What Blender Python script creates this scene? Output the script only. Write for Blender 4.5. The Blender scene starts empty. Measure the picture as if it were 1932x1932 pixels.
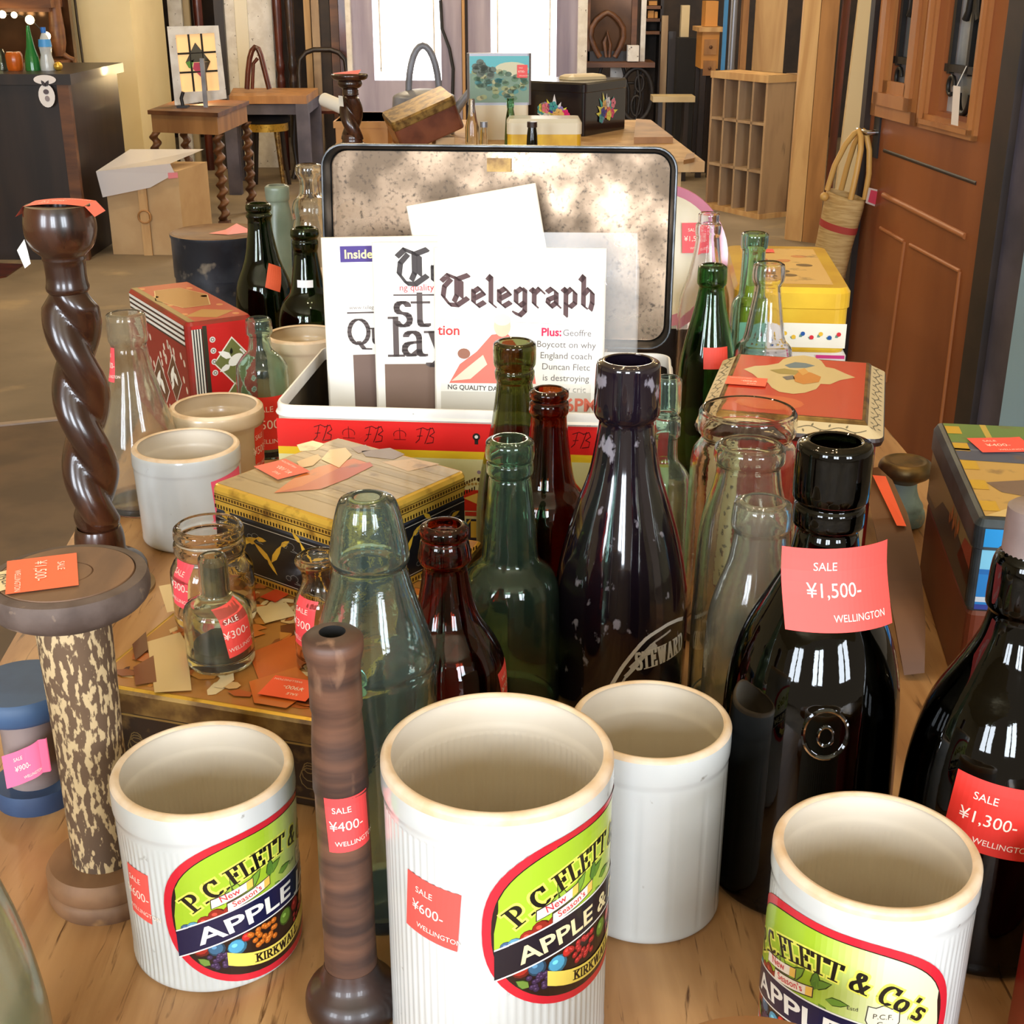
import bpy, math, random
from mathutils import Vector, Matrix, geometry
random.seed(7)
PI = math.pi
C = bpy.context.scene.collection
SC = bpy.context.scene

# ---------------------------------------------------------------- camera, world, light, exposure
F, CX, TH, CAMH, TZ = 2500.0, 966.0, math.radians(22), 1.35, 0.85
CAM = Vector((0, 0, CAMH))
FW = Vector((0, math.cos(TH), -math.sin(TH))); UP = Vector((0, math.sin(TH), math.cos(TH))); RT = Vector((1, 0, 0))
cd = bpy.data.cameras.new('camera'); cam = bpy.data.objects.new('camera', cd); C.objects.link(cam)
cam.location = CAM; cam.rotation_euler = (PI / 2 - TH, 0, 0)
cd.sensor_width = 36; cd.lens = 36 * F / 1932; cd.clip_start = .02; cd.clip_end = 100
SC.camera = cam
SC.view_settings.view_transform = 'Standard'; SC.view_settings.look = 'None'
SC.view_settings.exposure = 0.0; SC.view_settings.gamma = 1; SC.view_settings.use_curve_mapping = False
W = bpy.data.worlds.new('world'); SC.world = W; W.use_nodes = True
W.node_tree.nodes['Background'].inputs[0].default_value = (1.0, .82, .60, 1)
W.node_tree.nodes['Background'].inputs[1].default_value = .50
try:
    cy = SC.cycles
    cy.use_denoising = True; cy.max_bounces = 14; cy.transmission_bounces = 14; cy.transparent_max_bounces = 16
    cy.sample_clamp_indirect = 6; cy.blur_glossy = .3; cy.caustics_refractive = True; cy.caustics_reflective = False
except Exception:
    pass
def lamp(name, kind, loc, tgt, power, col, size=(1, 1), spot=None, rad=.03):
    d = bpy.data.lights.new(name, kind); d.energy = power; d.color = col
    if kind == 'AREA': d.shape = 'RECTANGLE'; d.size, d.size_y = size
    else: d.shadow_soft_size = rad
    if kind == 'SPOT': d.spot_size = math.radians(spot); d.spot_blend = .6
    o = bpy.data.objects.new(name, d); C.objects.link(o); o.location = loc
    o.rotation_euler = (Vector(tgt) - Vector(loc)).to_track_quat('-Z', 'Y').to_euler()
    return o
# tall daylight windows of the shop front, behind the photographer
for wx, wy, ww in ((-3.6, -3.2, .6), (-2.9, -3.5, .6), (-.85, -4.1, .5), (-.22, -4.1, .5), (2.2, -3.7, .6), (2.9, -3.4, .6)):
    lamp('daylight_window', 'AREA', (wx, wy, 2.08), (0, .8, .9), 88, (.82, .90, 1.0), (ww, 1.7))
lamp('ceiling_spotlight', 'SPOT', (.15, .35, 2.75), (-.02, 1.28, 1.05), 42, (1, .88, .72), spot=21, rad=.04)
for bx, by, bz in ((-.5, 1.3, 2.5), (-.25, 1.1, 2.45), (-.1, 1.45, 2.5), (.1, 1.2, 2.42), (.3, 1.35, 2.5), (-.35, 1.6, 2.48), (.45, 1.6, 2.5), (.02, 1.7, 2.45)):
    lamp('chandelier_bulb', 'POINT', (bx, by, bz), (0, 0, 0), 3.4, (1, .74, .42), rad=.018)
for bx, by in ((-2.4, 5.5), (0, 6.5), (2.2, 7.0), (-1.2, 8.6), (.9, 9.5)):
    lamp('ceiling_lamp', 'POINT', (bx, by, 3.0), (0, 0, 0), 62, (1, .84, .62), rad=.12)

# ---------------------------------------------------------------- pixel helpers
def ray(px, py): return FW + RT * ((px - CX) / F) + UP * ((CX - py) / F)
def PZ(px, py, z):
    d = ray(px, py); return CAM + d * ((z - CAMH) / d.z)
def PY(px, py, Y):
    d = ray(px, py); return CAM + d * (Y / d.y)
def mpp(p): return (Vector(p) - CAM).dot(FW) / F          # metres per pixel at a point

# ---------------------------------------------------------------- materials
def lin(c):
    return tuple(((v / 255) / 12.92 if v <= 10.3 else ((v / 255 + .055) / 1.055) ** 2.4) for v in c[:3]) + (1,)
MATS = {}
def mat(name, c, rough=.5, metal=0, c2=None, scale=12, st=(1, 1, 1), lo=.4, hi=.62, detail=6, c3=None, s3=30, lo3=.6, hi3=.66, st3=None,
        bump=0, trans=0, coat=0, emit=None, es=1, ior=1.5, spec=.5, alpha=1, dist=0, rough2=None):
    m = bpy.data.materials.new(name); m.use_nodes = True; MATS[name] = m
    N = m.node_tree.nodes; L = m.node_tree.links; b = N['Principled BSDF']
    b.inputs['Base Color'].default_value = lin(c); b.inputs['Roughness'].default_value = rough; b.inputs['Metallic'].default_value = metal
    b.inputs['IOR'].default_value = ior; b.inputs['Transmission Weight'].default_value = trans; b.inputs['Coat Weight'].default_value = coat
    b.inputs['Coat Roughness'].default_value = .08; b.inputs['Specular IOR Level'].default_value = spec; b.inputs['Alpha'].default_value = alpha
    if emit: b.inputs['Emission Color'].default_value = lin(emit); b.inputs['Emission Strength'].default_value = es
    if c2 or c3 or bump:
        tc = N.new('ShaderNodeTexCoord')
        def noise(s, stv, lo_, hi_, d):
            mp = N.new('ShaderNodeMapping'); mp.inputs['Scale'].default_value = stv; L.new(tc.outputs['Object'], mp.inputs[0])
            n = N.new('ShaderNodeTexNoise'); n.inputs['Scale'].default_value = s; n.inputs['Detail'].default_value = d; n.inputs['Distortion'].default_value = dist
            L.new(mp.outputs[0], n.inputs['Vector'])
            r = N.new('ShaderNodeMapRange'); r.inputs[1].default_value = lo_; r.inputs[2].default_value = hi_; L.new(n.outputs[0], r.inputs[0])
            return n, r
        out = None; n = None
        if c2:
            n, r = noise(scale, st, lo, hi, detail)
            x = N.new('ShaderNodeMix'); x.data_type = 'RGBA'; L.new(r.outputs[0], x.inputs[0])
            x.inputs[6].default_value = lin(c); x.inputs[7].default_value = lin(c2); out = x.outputs[2]
            if rough2 is not None:
                q = N.new('ShaderNodeMapRange'); q.inputs[3].default_value = rough; q.inputs[4].default_value = rough2
                L.new(r.outputs[0], q.inputs[0]); L.new(q.outputs[0], b.inputs['Roughness'])
        if c3:
            n3, r3 = noise(s3, st3 or st, lo3, hi3, 5)
            y = N.new('ShaderNodeMix'); y.data_type = 'RGBA'; L.new(r3.outputs[0], y.inputs[0])
            if out: L.new(out, y.inputs[6])
            else: y.inputs[6].default_value = lin(c)
            y.inputs[7].default_value = lin(c3); out = y.outputs[2]
            n = n or n3
        if out: L.new(out, b.inputs['Base Color'])
        if bump:
            if n is None: n, _ = noise(scale, st, lo, hi, detail)
            bp = N.new('ShaderNodeBump'); bp.inputs['Strength'].default_value = bump; bp.inputs['Distance'].default_value = .002
            L.new(n.outputs[0], bp.inputs['Height']); L.new(bp.outputs[0], b.inputs['Normal'])
    return m
def glass(name, c, rough=.02, bump=.15, tr=1, **k): return mat(name, c, rough, trans=tr, bump=bump, scale=k.pop('scale', 28), ior=1.45, **k)
def printmat(name, rough=.5, coat=0, wear=None, metal=0):
    m = mat(name, (255, 255, 255), rough, coat=coat, metal=metal); N = m.node_tree.nodes; L = m.node_tree.links
    a = N.new('ShaderNodeAttribute'); a.attribute_name = 'Col'
    out = a.outputs['Color']
    if wear:
        n = N.new('ShaderNodeTexNoise'); n.inputs['Scale'].default_value = wear[1]; n.inputs['Detail'].default_value = 8
        t = N.new('ShaderNodeTexCoord'); L.new(t.outputs['Object'], n.inputs['Vector'])
        r = N.new('ShaderNodeMapRange'); r.inputs[1].default_value = wear[2]; r.inputs[2].default_value = wear[2] + .1; r.inputs[4].default_value = wear[3]; L.new(n.outputs[0], r.inputs[0])
        x = N.new('ShaderNodeMix'); x.data_type = 'RGBA'; L.new(r.outputs[0], x.inputs[0]); L.new(out, x.inputs[6]); x.inputs[7].default_value = lin(wear[0]); out = x.outputs[2]
    L.new(out, N['Principled BSDF'].inputs['Base Color'])
    return m
printmat('print_paper', .55); printmat('print_gloss', .28, .3); printmat('print_tin', .32, .2, ((120, 95, 70), 45, .6, .6)); printmat('print_clean', .3, .2)
printmat('print_news', .75); printmat('print_gilt', .3, .2, metal=.35)
mat('table_oak', (192, 148, 100), .42, c2=(150, 104, 60), scale=34, st=(1, .10, 1), lo=.36, hi=.66, dist=.8, c3=(96, 62, 34), s3=190, st3=(1.2, .10, 1), lo3=.62, hi3=.72, bump=.12)
mat('stoneware', (206, 208, 206), .16, c2=(192, 194, 190), scale=9, coat=.25, c3=(150, 146, 138), s3=90, lo3=.70, hi3=.76)
mat('stoneware_inside', (220, 210, 194), .30, c2=(212, 198, 176), scale=7)
mat('stoneware_buff', (216, 196, 166), .25, c2=(196, 172, 136), scale=9, coat=.2)
mat('raw_rim', (228, 206, 180), .4, c2=(214, 184, 148), scale=60)
mat('dark_walnut', (48, 26, 17), .26, c2=(78, 42, 24), scale=22, st=(1, 1, .25), coat=.35, c3=(26, 15, 11), s3=40, lo3=.55, hi3=.68)
mat('worn_spool', (104, 80, 58), .75, c2=(84, 64, 48), scale=14, st=(1, 1, .4), c3=(198, 172, 130), s3=320, st3=(1, 1, .36), lo3=.51, hi3=.55, bump=.5)
mat('spool_flange', (142, 104, 72), .6, c2=(92, 66, 48), scale=16, st=(1, .3, 1), c3=(170, 128, 78), s3=24, lo3=.6, hi3=.72, bump=.2)
mat('spool_rim', (98, 82, 74), .7, c2=(74, 58, 50), scale=40, bump=.5, c3=(150, 126, 104), s3=70, lo3=.62, hi3=.7)
mat('bobbin_wood', (104, 70, 52), .5, c2=(56, 38, 32), scale=10, st=(.6, .6, 6), lo=.42, hi=.6, c3=(140, 104, 80), s3=60, st3=(1, 1, .4), lo3=.6, hi3=.72, bump=.2)
mat('bobbin_dark', (58, 34, 24), .4, c2=(36, 22, 17), scale=20, coat=.2)
mat('black_hole', (10, 8, 7), .9)
mat('black_iron', (26, 24, 24), .45, bump=.2, scale=80)
mat('tin_black', (40, 42, 48), .36, metal=.4, c2=(78, 82, 92), scale=10, c3=(128, 118, 104), s3=36, lo3=.62, hi3=.72)  # paler blue-grey mottling paints a bluish sheen into the black
mat('tin_rust_lid', (140, 106, 72), .6, c2=(120, 88, 60), scale=20)
mat('tin_inside', (66, 58, 50), .4, metal=.7, c2=(110, 96, 74), scale=9)
mat('lid_metal', (140, 118, 96), .24, metal=.8, c2=(92, 76, 60), scale=14, lo=.42, hi=.6, detail=10, c3=(64, 54, 44), s3=260, lo3=.54, hi3=.74, rough2=.42)
mat('lid_edge', (96, 98, 100), .32, metal=.8, c2=(62, 64, 66), scale=40)
mat('gilt', (226, 182, 74), .30, metal=.55, c2=(140, 98, 36), scale=60, lo=.54, hi=.74)
mat('old_gold', (150, 118, 62), .38, metal=.6, c2=(94, 66, 32), scale=50)
mat('brass_old', (140, 112, 68), .42, metal=.7, c2=(96, 84, 60), scale=40, c3=(126, 160, 158), s3=24, lo3=.62, hi3=.72)
mat('verdigris', (162, 192, 190), .6, c2=(104, 126, 122), scale=30, c3=(150, 140, 110), s3=40)
glass('glass_clear', (250, 252, 250)); glass('glass_clear_warm', (252, 248, 240)); glass('glass_aqua', (216, 242, 234), bump=.3, tr=.98)
glass('glass_pale_green', (240, 246, 230), tr=.98); glass('glass_cloudy', (238, 238, 222), rough=.06, tr=.94, bump=.4); glass('glass_teal', (190, 232, 224)); glass('glass_green', (110, 160, 112)); glass('glass_sage', (168, 206, 180), tr=.98)
glass('glass_deep_green', (70, 96, 50)); glass('glass_olive', (130, 132, 84)); glass('glass_amber', (140, 62, 22)); glass('glass_ruby_amber', (170, 56, 34))
glass('glass_black', (14, 20, 12), .03, .1); glass('glass_lilac', (246, 244, 250)); glass('glass_brown', (150, 84, 50))
mat('glass_frosted', (206, 222, 208), .35, trans=.8, c2=(180, 200, 186), scale=20)
mat('glass_dirty', (244, 242, 228), .06, trans=.95, c2=(188, 146, 74), scale=15, lo=.50, hi=.70, bump=.4, ior=1.4)
mat('glass_murky', (214, 214, 186), .15, trans=.84, c2=(128, 150, 110), scale=16, lo=.5, hi=.7, bump=.5, ior=1.4)
mat('rosewood_tin', (112, 62, 42), .25, coat=.5, c2=(84, 42, 30), scale=14)
mat('glass_plum', (20, 13, 20), .06, c2=(26, 18, 28), scale=14, coat=.6, c3=(136, 130, 140), s3=80, lo3=.635, hi3=.68, st3=(1, 1, .6))
mat('dirt', (128, 100, 56), .7, c2=(70, 54, 30), scale=50)
mat('sediment', (34, 40, 44), .5, c2=(64, 62, 48), scale=60)
mat('white_paper', (236, 232, 222), .7); mat('newsprint', (238, 232, 220), .8, c2=(228, 220, 204), scale=30)
m_ = mat('plastic_film', (255, 255, 255), .12, alpha=.13, spec=.9)
mat('cream_wall', (226, 212, 172), .8, c2=(218, 202, 160), scale=2); mat('concrete', (140, 124, 104), .72, c2=(112, 98, 80), scale=1.6, detail=9, lo=.35, hi=.65, c3=(164, 142, 110), s3=3, lo3=.6, hi3=.75)
mat('brown_sheet', (104, 82, 62), .5, c2=(84, 66, 50), scale=5, detail=8); mat('pale_strip', (160, 142, 128), .5)
mat('dark_oak', (44, 32, 27), .42, c2=(30, 22, 20), scale=12, st=(1, 1, .1), coat=.1); mat('brown_oak', (112, 70, 38), .45, c2=(78, 46, 26), scale=14, st=(.2, 1, 1))
mat('red_wood', (92, 36, 22), .35, c2=(60, 22, 16), scale=16, st=(1, 1, .2), coat=.2); mat('honey_wood', (170, 122, 72), .5, c2=(140, 96, 54), scale=10, st=(1, 1, .15))
mat('pale_pine', (206, 168, 116), .6, c2=(184, 142, 92), scale=10, st=(1, 1, .1), dist=1); mat('grey_pine', (176, 150, 120), .7, c2=(146, 118, 92), scale=9, st=(1, 1, .15))
mat('crate_pine', (180, 150, 116), .7, c2=(140, 110, 84), scale=7, st=(1, 1, .2), c3=(74, 52, 38), s3=12, lo3=.66, hi3=.74)
mat('door_brown', (156, 90, 46), .45, c2=(128, 68, 30), scale=3, st=(1, 1, .3), coat=.1); mat('door_trim', (186, 126, 72), .4, c2=(168, 108, 58), scale=9, st=(1, 1, .2))
mat('jamb_dark', (50, 38, 32), .5, c2=(38, 30, 27), scale=8); mat('jamb_slate', (92, 88, 104), .6, c2=(72, 70, 86), scale=6)
mat('blue_paint', (58, 130, 190), .5); mat('sky_blue', (150, 190, 220), .5); mat('steel', (150, 150, 156), .35, metal=.7); mat('chrome', (200, 200, 205), .12, metal=1)
mat('lilac_door', (176, 168, 186), .6, c2=(134, 126, 148), scale=6, st=(1, 1, .1)); mat('white_paint', (232, 228, 222), .5, c2=(214, 208, 200), scale=14, c3=(112, 104, 98), s3=46, lo3=.665, hi3=.70); mat('dark_brown', (56, 40, 28), .6, c2=(40, 28, 21), scale=8)
mat('window_light', (255, 255, 255), emit=(250, 252, 255), es=3.2); mat('amber_light', (255, 200, 120), emit=(246, 210, 158), es=.45); mat('bulb_light', (255, 230, 180), emit=(255, 222, 160), es=14)
mat('cardboard', (196, 164, 122), .75, c2=(184, 150, 108), scale=5); mat('poly_film', (226, 222, 226), .3, alpha=.8); mat('mirror_brown', (96, 66, 44), .12, metal=.5, c2=(60, 40, 26), scale=3)
mat('straw', (206, 174, 118), .7, c2=(184, 148, 92), scale=60, st=(.3, .3, 3), bump=.6); mat('straw_red', (176, 62, 54), .7); mat('cane', (208, 162, 88), .45)
mat('grey_enamel', (136, 138, 146), .4, c2=(112, 112, 118), scale=12); mat('blue_wood', (58, 84, 118), .55, c2=(44, 62, 92), scale=14); mat('grey_wood', (142, 124, 118), .6, c2=(118, 102, 98), scale=20)
mat('pink_glaze', (196, 124, 146), .2, coat=.3); mat('cream_glaze', (226, 216, 190), .25, coat=.3); mat('black_cloth', (30, 28, 30), .9); mat('felt', (150, 128, 98), .9); mat('orange_wood', (200, 140, 66), .5)
mat('yellow_tin', (232, 190, 52), .3, coat=.3, c2=(214, 166, 40), scale=14); mat('red_tin_body', (150, 30, 26), .3, coat=.3, c2=(112, 40, 26), scale=24); mat('brown_box', (112, 50, 28), .4, c2=(88, 34, 20), scale=10)
mat('slate_blue_metal', (70, 78, 84), .35, metal=.5, c2=(50, 54, 58), scale=30); mat('sepia_tin', (176, 134, 74), .28, coat=.4, c2=(112, 66, 32), scale=26, lo=.46, hi=.56, detail=4, c3=(222, 200, 156), s3=18, lo3=.56, hi3=.62)
mat('sepia_side', (54, 38, 22), .35, metal=.4, c2=(112, 84, 44), scale=60, lo=.52, hi=.66)
mat('cream_edge', (206, 186, 146), .4); mat('wheel_iron', (36, 30, 28), .5)

# ---------------------------------------------------------------- printed artwork: flat convex pieces with a colour and a layer
_tc = {}
def text_faces(s, bold=0):
    k = (s, bold)
    if k not in _tc:
        cu = bpy.data.curves.new('t', 'FONT'); cu.body = s; cu.size = 1; cu.align_x = 'CENTER'; cu.resolution_u = 3; cu.offset = bold
        o = bpy.data.objects.new('t', cu); me = bpy.data.meshes.new_from_object(o)
        _tc[k] = ([(v.co.x, v.co.y) for v in me.vertices], [tuple(p.vertices) for p in me.polygons])
        bpy.data.objects.remove(o); bpy.data.curves.remove(cu); bpy.data.meshes.remove(me)
    return _tc[k]
def arcp(cx, cy, rx, ry, a0, a1, n=10):
    return [(cx + rx * math.cos(math.radians(a0 + (a1 - a0) * i / n)), cy + ry * math.sin(math.radians(a0 + (a1 - a0) * i / n))) for i in range(n + 1)]
SF = {  # roman letters as pen strokes: advance, strokes (unit cap height)
 'A': (.8, [[(.0, 0), (.22, 0)], [(.1, 0), (.4, 1)], [(.4, 1), (.7, 0)], [(.55, 0), (.82, 0)], [(.2, .35), (.6, .35)]]),
 'C': (.8, [arcp(.42, .5, .36, .5, 50, 310, 12), [(.68, .98), (.68, .7)]]),
 'E': (.68, [[(.16, 0), (.16, 1)], [(0, 1), (.58, 1), (.58, .78)], [(0, 0), (.6, 0), (.62, .24)], [(.16, .52), (.45, .52)], [(.45, .4), (.45, .64)]]),
 'F': (.64, [[(.16, 0), (.16, 1)], [(0, 1), (.58, 1), (.58, .76)], [(0, 0), (.34, 0)], [(.16, .5), (.44, .5)], [(.44, .38), (.44, .62)]]),
 'L': (.66, [[(.16, 0), (.16, 1)], [(0, 1), (.34, 1)], [(0, 0), (.58, 0), (.6, .28)]]),
 'P': (.7, [[(.16, 0), (.16, 1)], [(0, 0), (.36, 0)], [(0, 1)] + arcp(.34, .74, .27, .26, 90, -90, 8) + [(.16, .48)]]),
 'T': (.72, [[(.36, 0), (.36, 1)], [(.02, .76), (.02, 1), (.7, 1), (.7, .76)], [(.18, 0), (.54, 0)]]),
 'K': (.8, [[(.16, 0), (.16, 1)], [(0, 1), (.32, 1)], [(0, 0), (.32, 0)], [(.18, .42), (.66, 1)], [(.34, .58), (.68, 0)], [(.52, 1), (.76, 1)], [(.52, 0), (.8, 0)]]),
 'I': (.36, [[(.16, 0), (.16, 1)], [(0, 1), (.32, 1)], [(0, 0), (.32, 0)]]),
 'R': (.78, [[(.16, 0), (.16, 1)], [(0, 0), (.34, 0)], [(0, 1)] + arcp(.34, .75, .25, .25, 90, -90, 8) + [(.16, .5)], [(.34, .5), (.66, 0), (.78, 0)]]),
 'W': (1.1, [[(.12, 1), (.34, 0)], [(.34, 0), (.54, 1)], [(.54, 1), (.74, 0)], [(.74, 0), (.96, 1)], [(0, 1), (.26, 1)], [(.84, 1), (1.06, 1)]]),
 'S': (.62, [arcp(.3, .74, .22, .26, 30, 230, 9) + arcp(.32, .26, .25, .26, 70, -150, 9)]),
 'D': (.82, [[(.16, 0), (.16, 1)], [(0, 1), (.3, 1)] + arcp(.34, .5, .38, .5, 90, -90, 10) + [(0, 0)]]),
 'Q': (.9, [arcp(.44, .5, .38, .5, 0, 360, 18), [(.42, .1), (.62, -.18), (.86, -.2)]]),
 'u': (.66, [[(0, .62), (.13, .62), (.13, .18)] + arcp(.3, .18, .17, .18, 180, 300, 5) + [(.5, .14)], [(.36, .62), (.5, .62), (.5, 0), (.64, 0)]]),
 's': (.5, [arcp(.23, .48, .16, .15, 20, 240, 7) + arcp(.24, .17, .18, .17, 70, -160, 7)]),
 't': (.44, [[(.18, .85), (.18, .14)] + arcp(.3, .12, .12, .12, 180, 320, 4), [(.02, .62), (.38, .62)]]),
 'l': (.34, [[(.02, 1), (.15, 1), (.15, 0)], [(0, 0), (.3, 0)]]),
 'a': (.62, [arcp(.24, .46, .18, .17, 160, 0, 6) + [(.42, .1)] + arcp(.52, .1, .1, .1, 180, 300, 3), [(.42, .36)] + arcp(.2, .17, .17, .17, 90, 290, 6) + [(.42, .14)]]),
 'y': (.64, [[(.12, .62), (.34, .02)], [(.54, .62), (.3, -.14), (.14, -.28), (.04, -.22)], [(0, .62), (.24, .62)], [(.42, .62), (.64, .62)]]),
 'v': (.6, [[(.1, .62), (.3, 0)], [(.3, 0), (.5, .62)], [(0, .62), (.22, .62)], [(.4, .62), (.6, .62)]]),
 'e': (.58, [[(.08, .34), (.48, .34)] + arcp(.28, .32, .22, .31, 10, 320, 12)]),
 'w': (.84, [[(.1, .62), (.26, 0)], [(.26, 0), (.42, .62)], [(.42, .62), (.58, 0)], [(.58, 0), (.74, .62)], [(0, .62), (.2, .62)], [(.64, .62), (.84, .62)]]),
 'o': (.62, [arcp(.28, .31, .25, .31, 0, 360, 14)]),
 'n': (.66, [[(0, .62), (.13, .62), (.13, 0)], [(.13, .44)] + arcp(.32, .42, .17, .2, 150, 0, 6) + [(.49, 0)], [(0, 0), (.26, 0)], [(.38, 0), (.62, 0)]]),
 'N': (.9, [[(.14, 0), (.14, 1)], [(.14, 1), (.7, 0)], [(.7, 0), (.7, 1)], [(0, 1), (.16, 1)], [(0, 0), (.28, 0)], [(.56, 1), (.84, 1)]]),
 '&': (.9, [[(.78, .5), (.6, .1), (.4, -.02)] + arcp(.26, .22, .22, .24, 280, 110, 8) + [(.44, .7)] + arcp(.34, .8, .15, .2, -20, 200, 8) + [(.72, 0), (.86, 0)]]),
 '.': (.28, [[(.08, .02), (.1, .06)]]), "'": (.22, [[(.1, .8), (.1, 1)]]), ' ': (.34, []),
}
BL = {  # blackletter, x height .58
 'T': (.92, [[(.02, .80), (.22, .98), (.52, .86), (.84, .98)], [(.48, .88), (.48, .34), (.40, .16)], [(.30, .84), (.10, .62), (.06, .32), (.26, .06), (.5, .04), (.82, .26)], [(.62, .8), (.62, .3)]]),
 'e': (.50, [[(.08, .50), (.08, .14), (.22, .02), (.42, .14)], [(.08, .46), (.26, .58), (.40, .42), (.12, .26)]]),
 'l': (.30, [[(.02, .84), (.12, .96), (.12, .12), (.24, .02)]]),
 'g': (.54, [[(.10, .50), (.10, .14), (.22, .04), (.36, .14)], [(.10, .46), (.26, .58), (.38, .50)], [(.37, .56), (.37, -.12), (.22, -.26), (.04, -.18)]]),
 'r': (.44, [[(.02, .48), (.12, .56), (.12, .10), (.20, .02)], [(.14, .44), (.28, .58), (.40, .46)]]),
 'a': (.54, [[(.08, .48), (.22, .58), (.36, .48), (.36, .12), (.46, .02)], [(.36, .34), (.12, .24), (.10, .12), (.2, .02), (.36, .14)]]),
 'p': (.54, [[(.02, .50), (.12, .58), (.12, -.26)], [(.12, .44), (.28, .58), (.40, .46), (.40, .14), (.26, .02), (.12, .1)]]),
 'h': (.54, [[(.02, .84), (.12, .98), (.12, .06), (.2, .0)], [(.12, .40), (.28, .58), (.39, .46), (.39, .14), (.34, -.06)]]),
}
class Art:
    def __init__(s): s.f = []
    def conv(s, pts, col, ly=0): s.f.append((list(pts), col, ly))
    def rect(s, u0, v0, u1, v1, col, ly=0): s.conv([(u0, v0), (u1, v0), (u1, v1), (u0, v1)], col, ly)
    def poly(s, pts, col, ly=0):
        for t in geometry.tessellate_polygon([[Vector((p[0], p[1], 0)) for p in pts]]): s.conv([pts[i] for i in t], col, ly)
    def ell(s, u, v, a, b, col, ly=0, rot=0, n=16, ex=2):
        c, q = math.cos(rot), math.sin(rot); P = []
        for i in range(n):
            t = 2 * PI * i / n; x = a * math.copysign(abs(math.cos(t)) ** (2 / ex), math.cos(t)); y = b * math.copysign(abs(math.sin(t)) ** (2 / ex), math.sin(t))
            P.append((u + x * c - y * q, v + x * q + y * c))
        s.conv(P, col, ly)
    def leaf(s, u, v, L, w, rot, col, ly=0):
        c, q = math.cos(rot), math.sin(rot)
        P = [(0, 0), (.3 * L, -w), (.65 * L, -.8 * w), (L, 0), (.65 * L, .8 * w), (.3 * L, w)]
        s.conv([(u + x * c - y * q, v + x * q + y * c) for x, y in P], col, ly)
    def line(s, pts, w, col, ly=0, closed=False):
        P = list(pts) + ([pts[0]] if closed else [])
        for (a, b), (c, d) in zip(P, P[1:]):
            l = math.hypot(c - a, d - b) or 1e-9; x, y = (c - a) / l * w / 2, (d - b) / l * w / 2
            s.conv([(a - x + y, b - y - x), (c + x + y, d + y - x), (c + x - y, d + y + x), (a - x - y, b - y + x)], col, ly)
    def text(s, t, u, v, size, col, ly=1, rot=0, sx=1, bold=0, warp=None, fit=None):
        V, Fs = text_faces(t, bold)
        if fit: sx = fit / ((max(p[0] for p in V) - min(p[0] for p in V)) * size)
        c, q = math.cos(rot), math.sin(rot)
        V = [(x * size * sx, y * size) for x, y in V]
        V = [warp(x, y) for x, y in V] if warp else [(u + x * c - y * q, v + x * q + y * c) for x, y in V]
        for f in Fs: s.conv([V[i] for i in f], col, ly)
    def pen(s, t, u, v, size, col, ly=1, font=SF, nib=(.17, .05), ang=0, rot=0, sx=1, warp=None, align=.5, gap=.0):
        tot = sum((font[c][0] + gap) for c in t) * size * sx; x0 = -tot * align
        c_, q_ = math.cos(rot), math.sin(rot); ca, sa = math.cos(ang), math.sin(ang)
        w, th = nib[0] * size / 2, nib[1] * size / 2
        N = [(w * ca - th * sa, w * sa + th * ca), (-w * ca - th * sa, -w * sa + th * ca), (-w * ca + th * sa, -w * sa - th * ca), (w * ca + th * sa, w * sa - th * ca)]
        for ch in t:
            adv, st = font[ch]
            for pl in st:
                for a, b in zip(pl, pl[1:]):
                    A = (x0 + a[0] * size * sx, a[1] * size); B = (x0 + b[0] * size * sx, b[1] * size)
                    pts = [(A[0] + n[0], A[1] + n[1]) for n in N] + [(B[0] + n[0], B[1] + n[1]) for n in N]
                    hull = [pts[i] for i in geometry.convex_hull_2d([Vector(p) for p in pts])]
                    hull = [warp(*p) if warp else (u + p[0] * c_ - p[1] * q_, v + p[0] * q_ + p[1] * c_) for p in hull]
                    s.conv(hull, col, ly)
            x0 += (adv + gap) * size * sx
    def xf(s, fn):
        a = Art(); a.f = [([fn(*p) for p in P], c, l) for P, c, l in s.f]; return a
    def clip(s, u0, v0, u1, v1):
        a = Art()
        for P, c, l in s.f:
            for ax, lim, sg in ((0, u0, 1), (0, u1, -1), (1, v0, 1), (1, v1, -1)): P = half(P, ax, lim, sg)
            if len(P) > 2: a.f.append((P, c, l))
        return a
def half(P, ax, lim, sg):
    out = []
    for i in range(len(P)):
        a, b = P[i], P[(i + 1) % len(P)]; da, db = (a[ax] - lim) * sg, (b[ax] - lim) * sg
        if da >= 0: out.append(a)
        if (da > 0 > db) or (da < 0 < db):
            t = da / (da - db); out.append((a[0] + (b[0] - a[0]) * t, a[1] + (b[1] - a[1]) * t))
    return out

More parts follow.
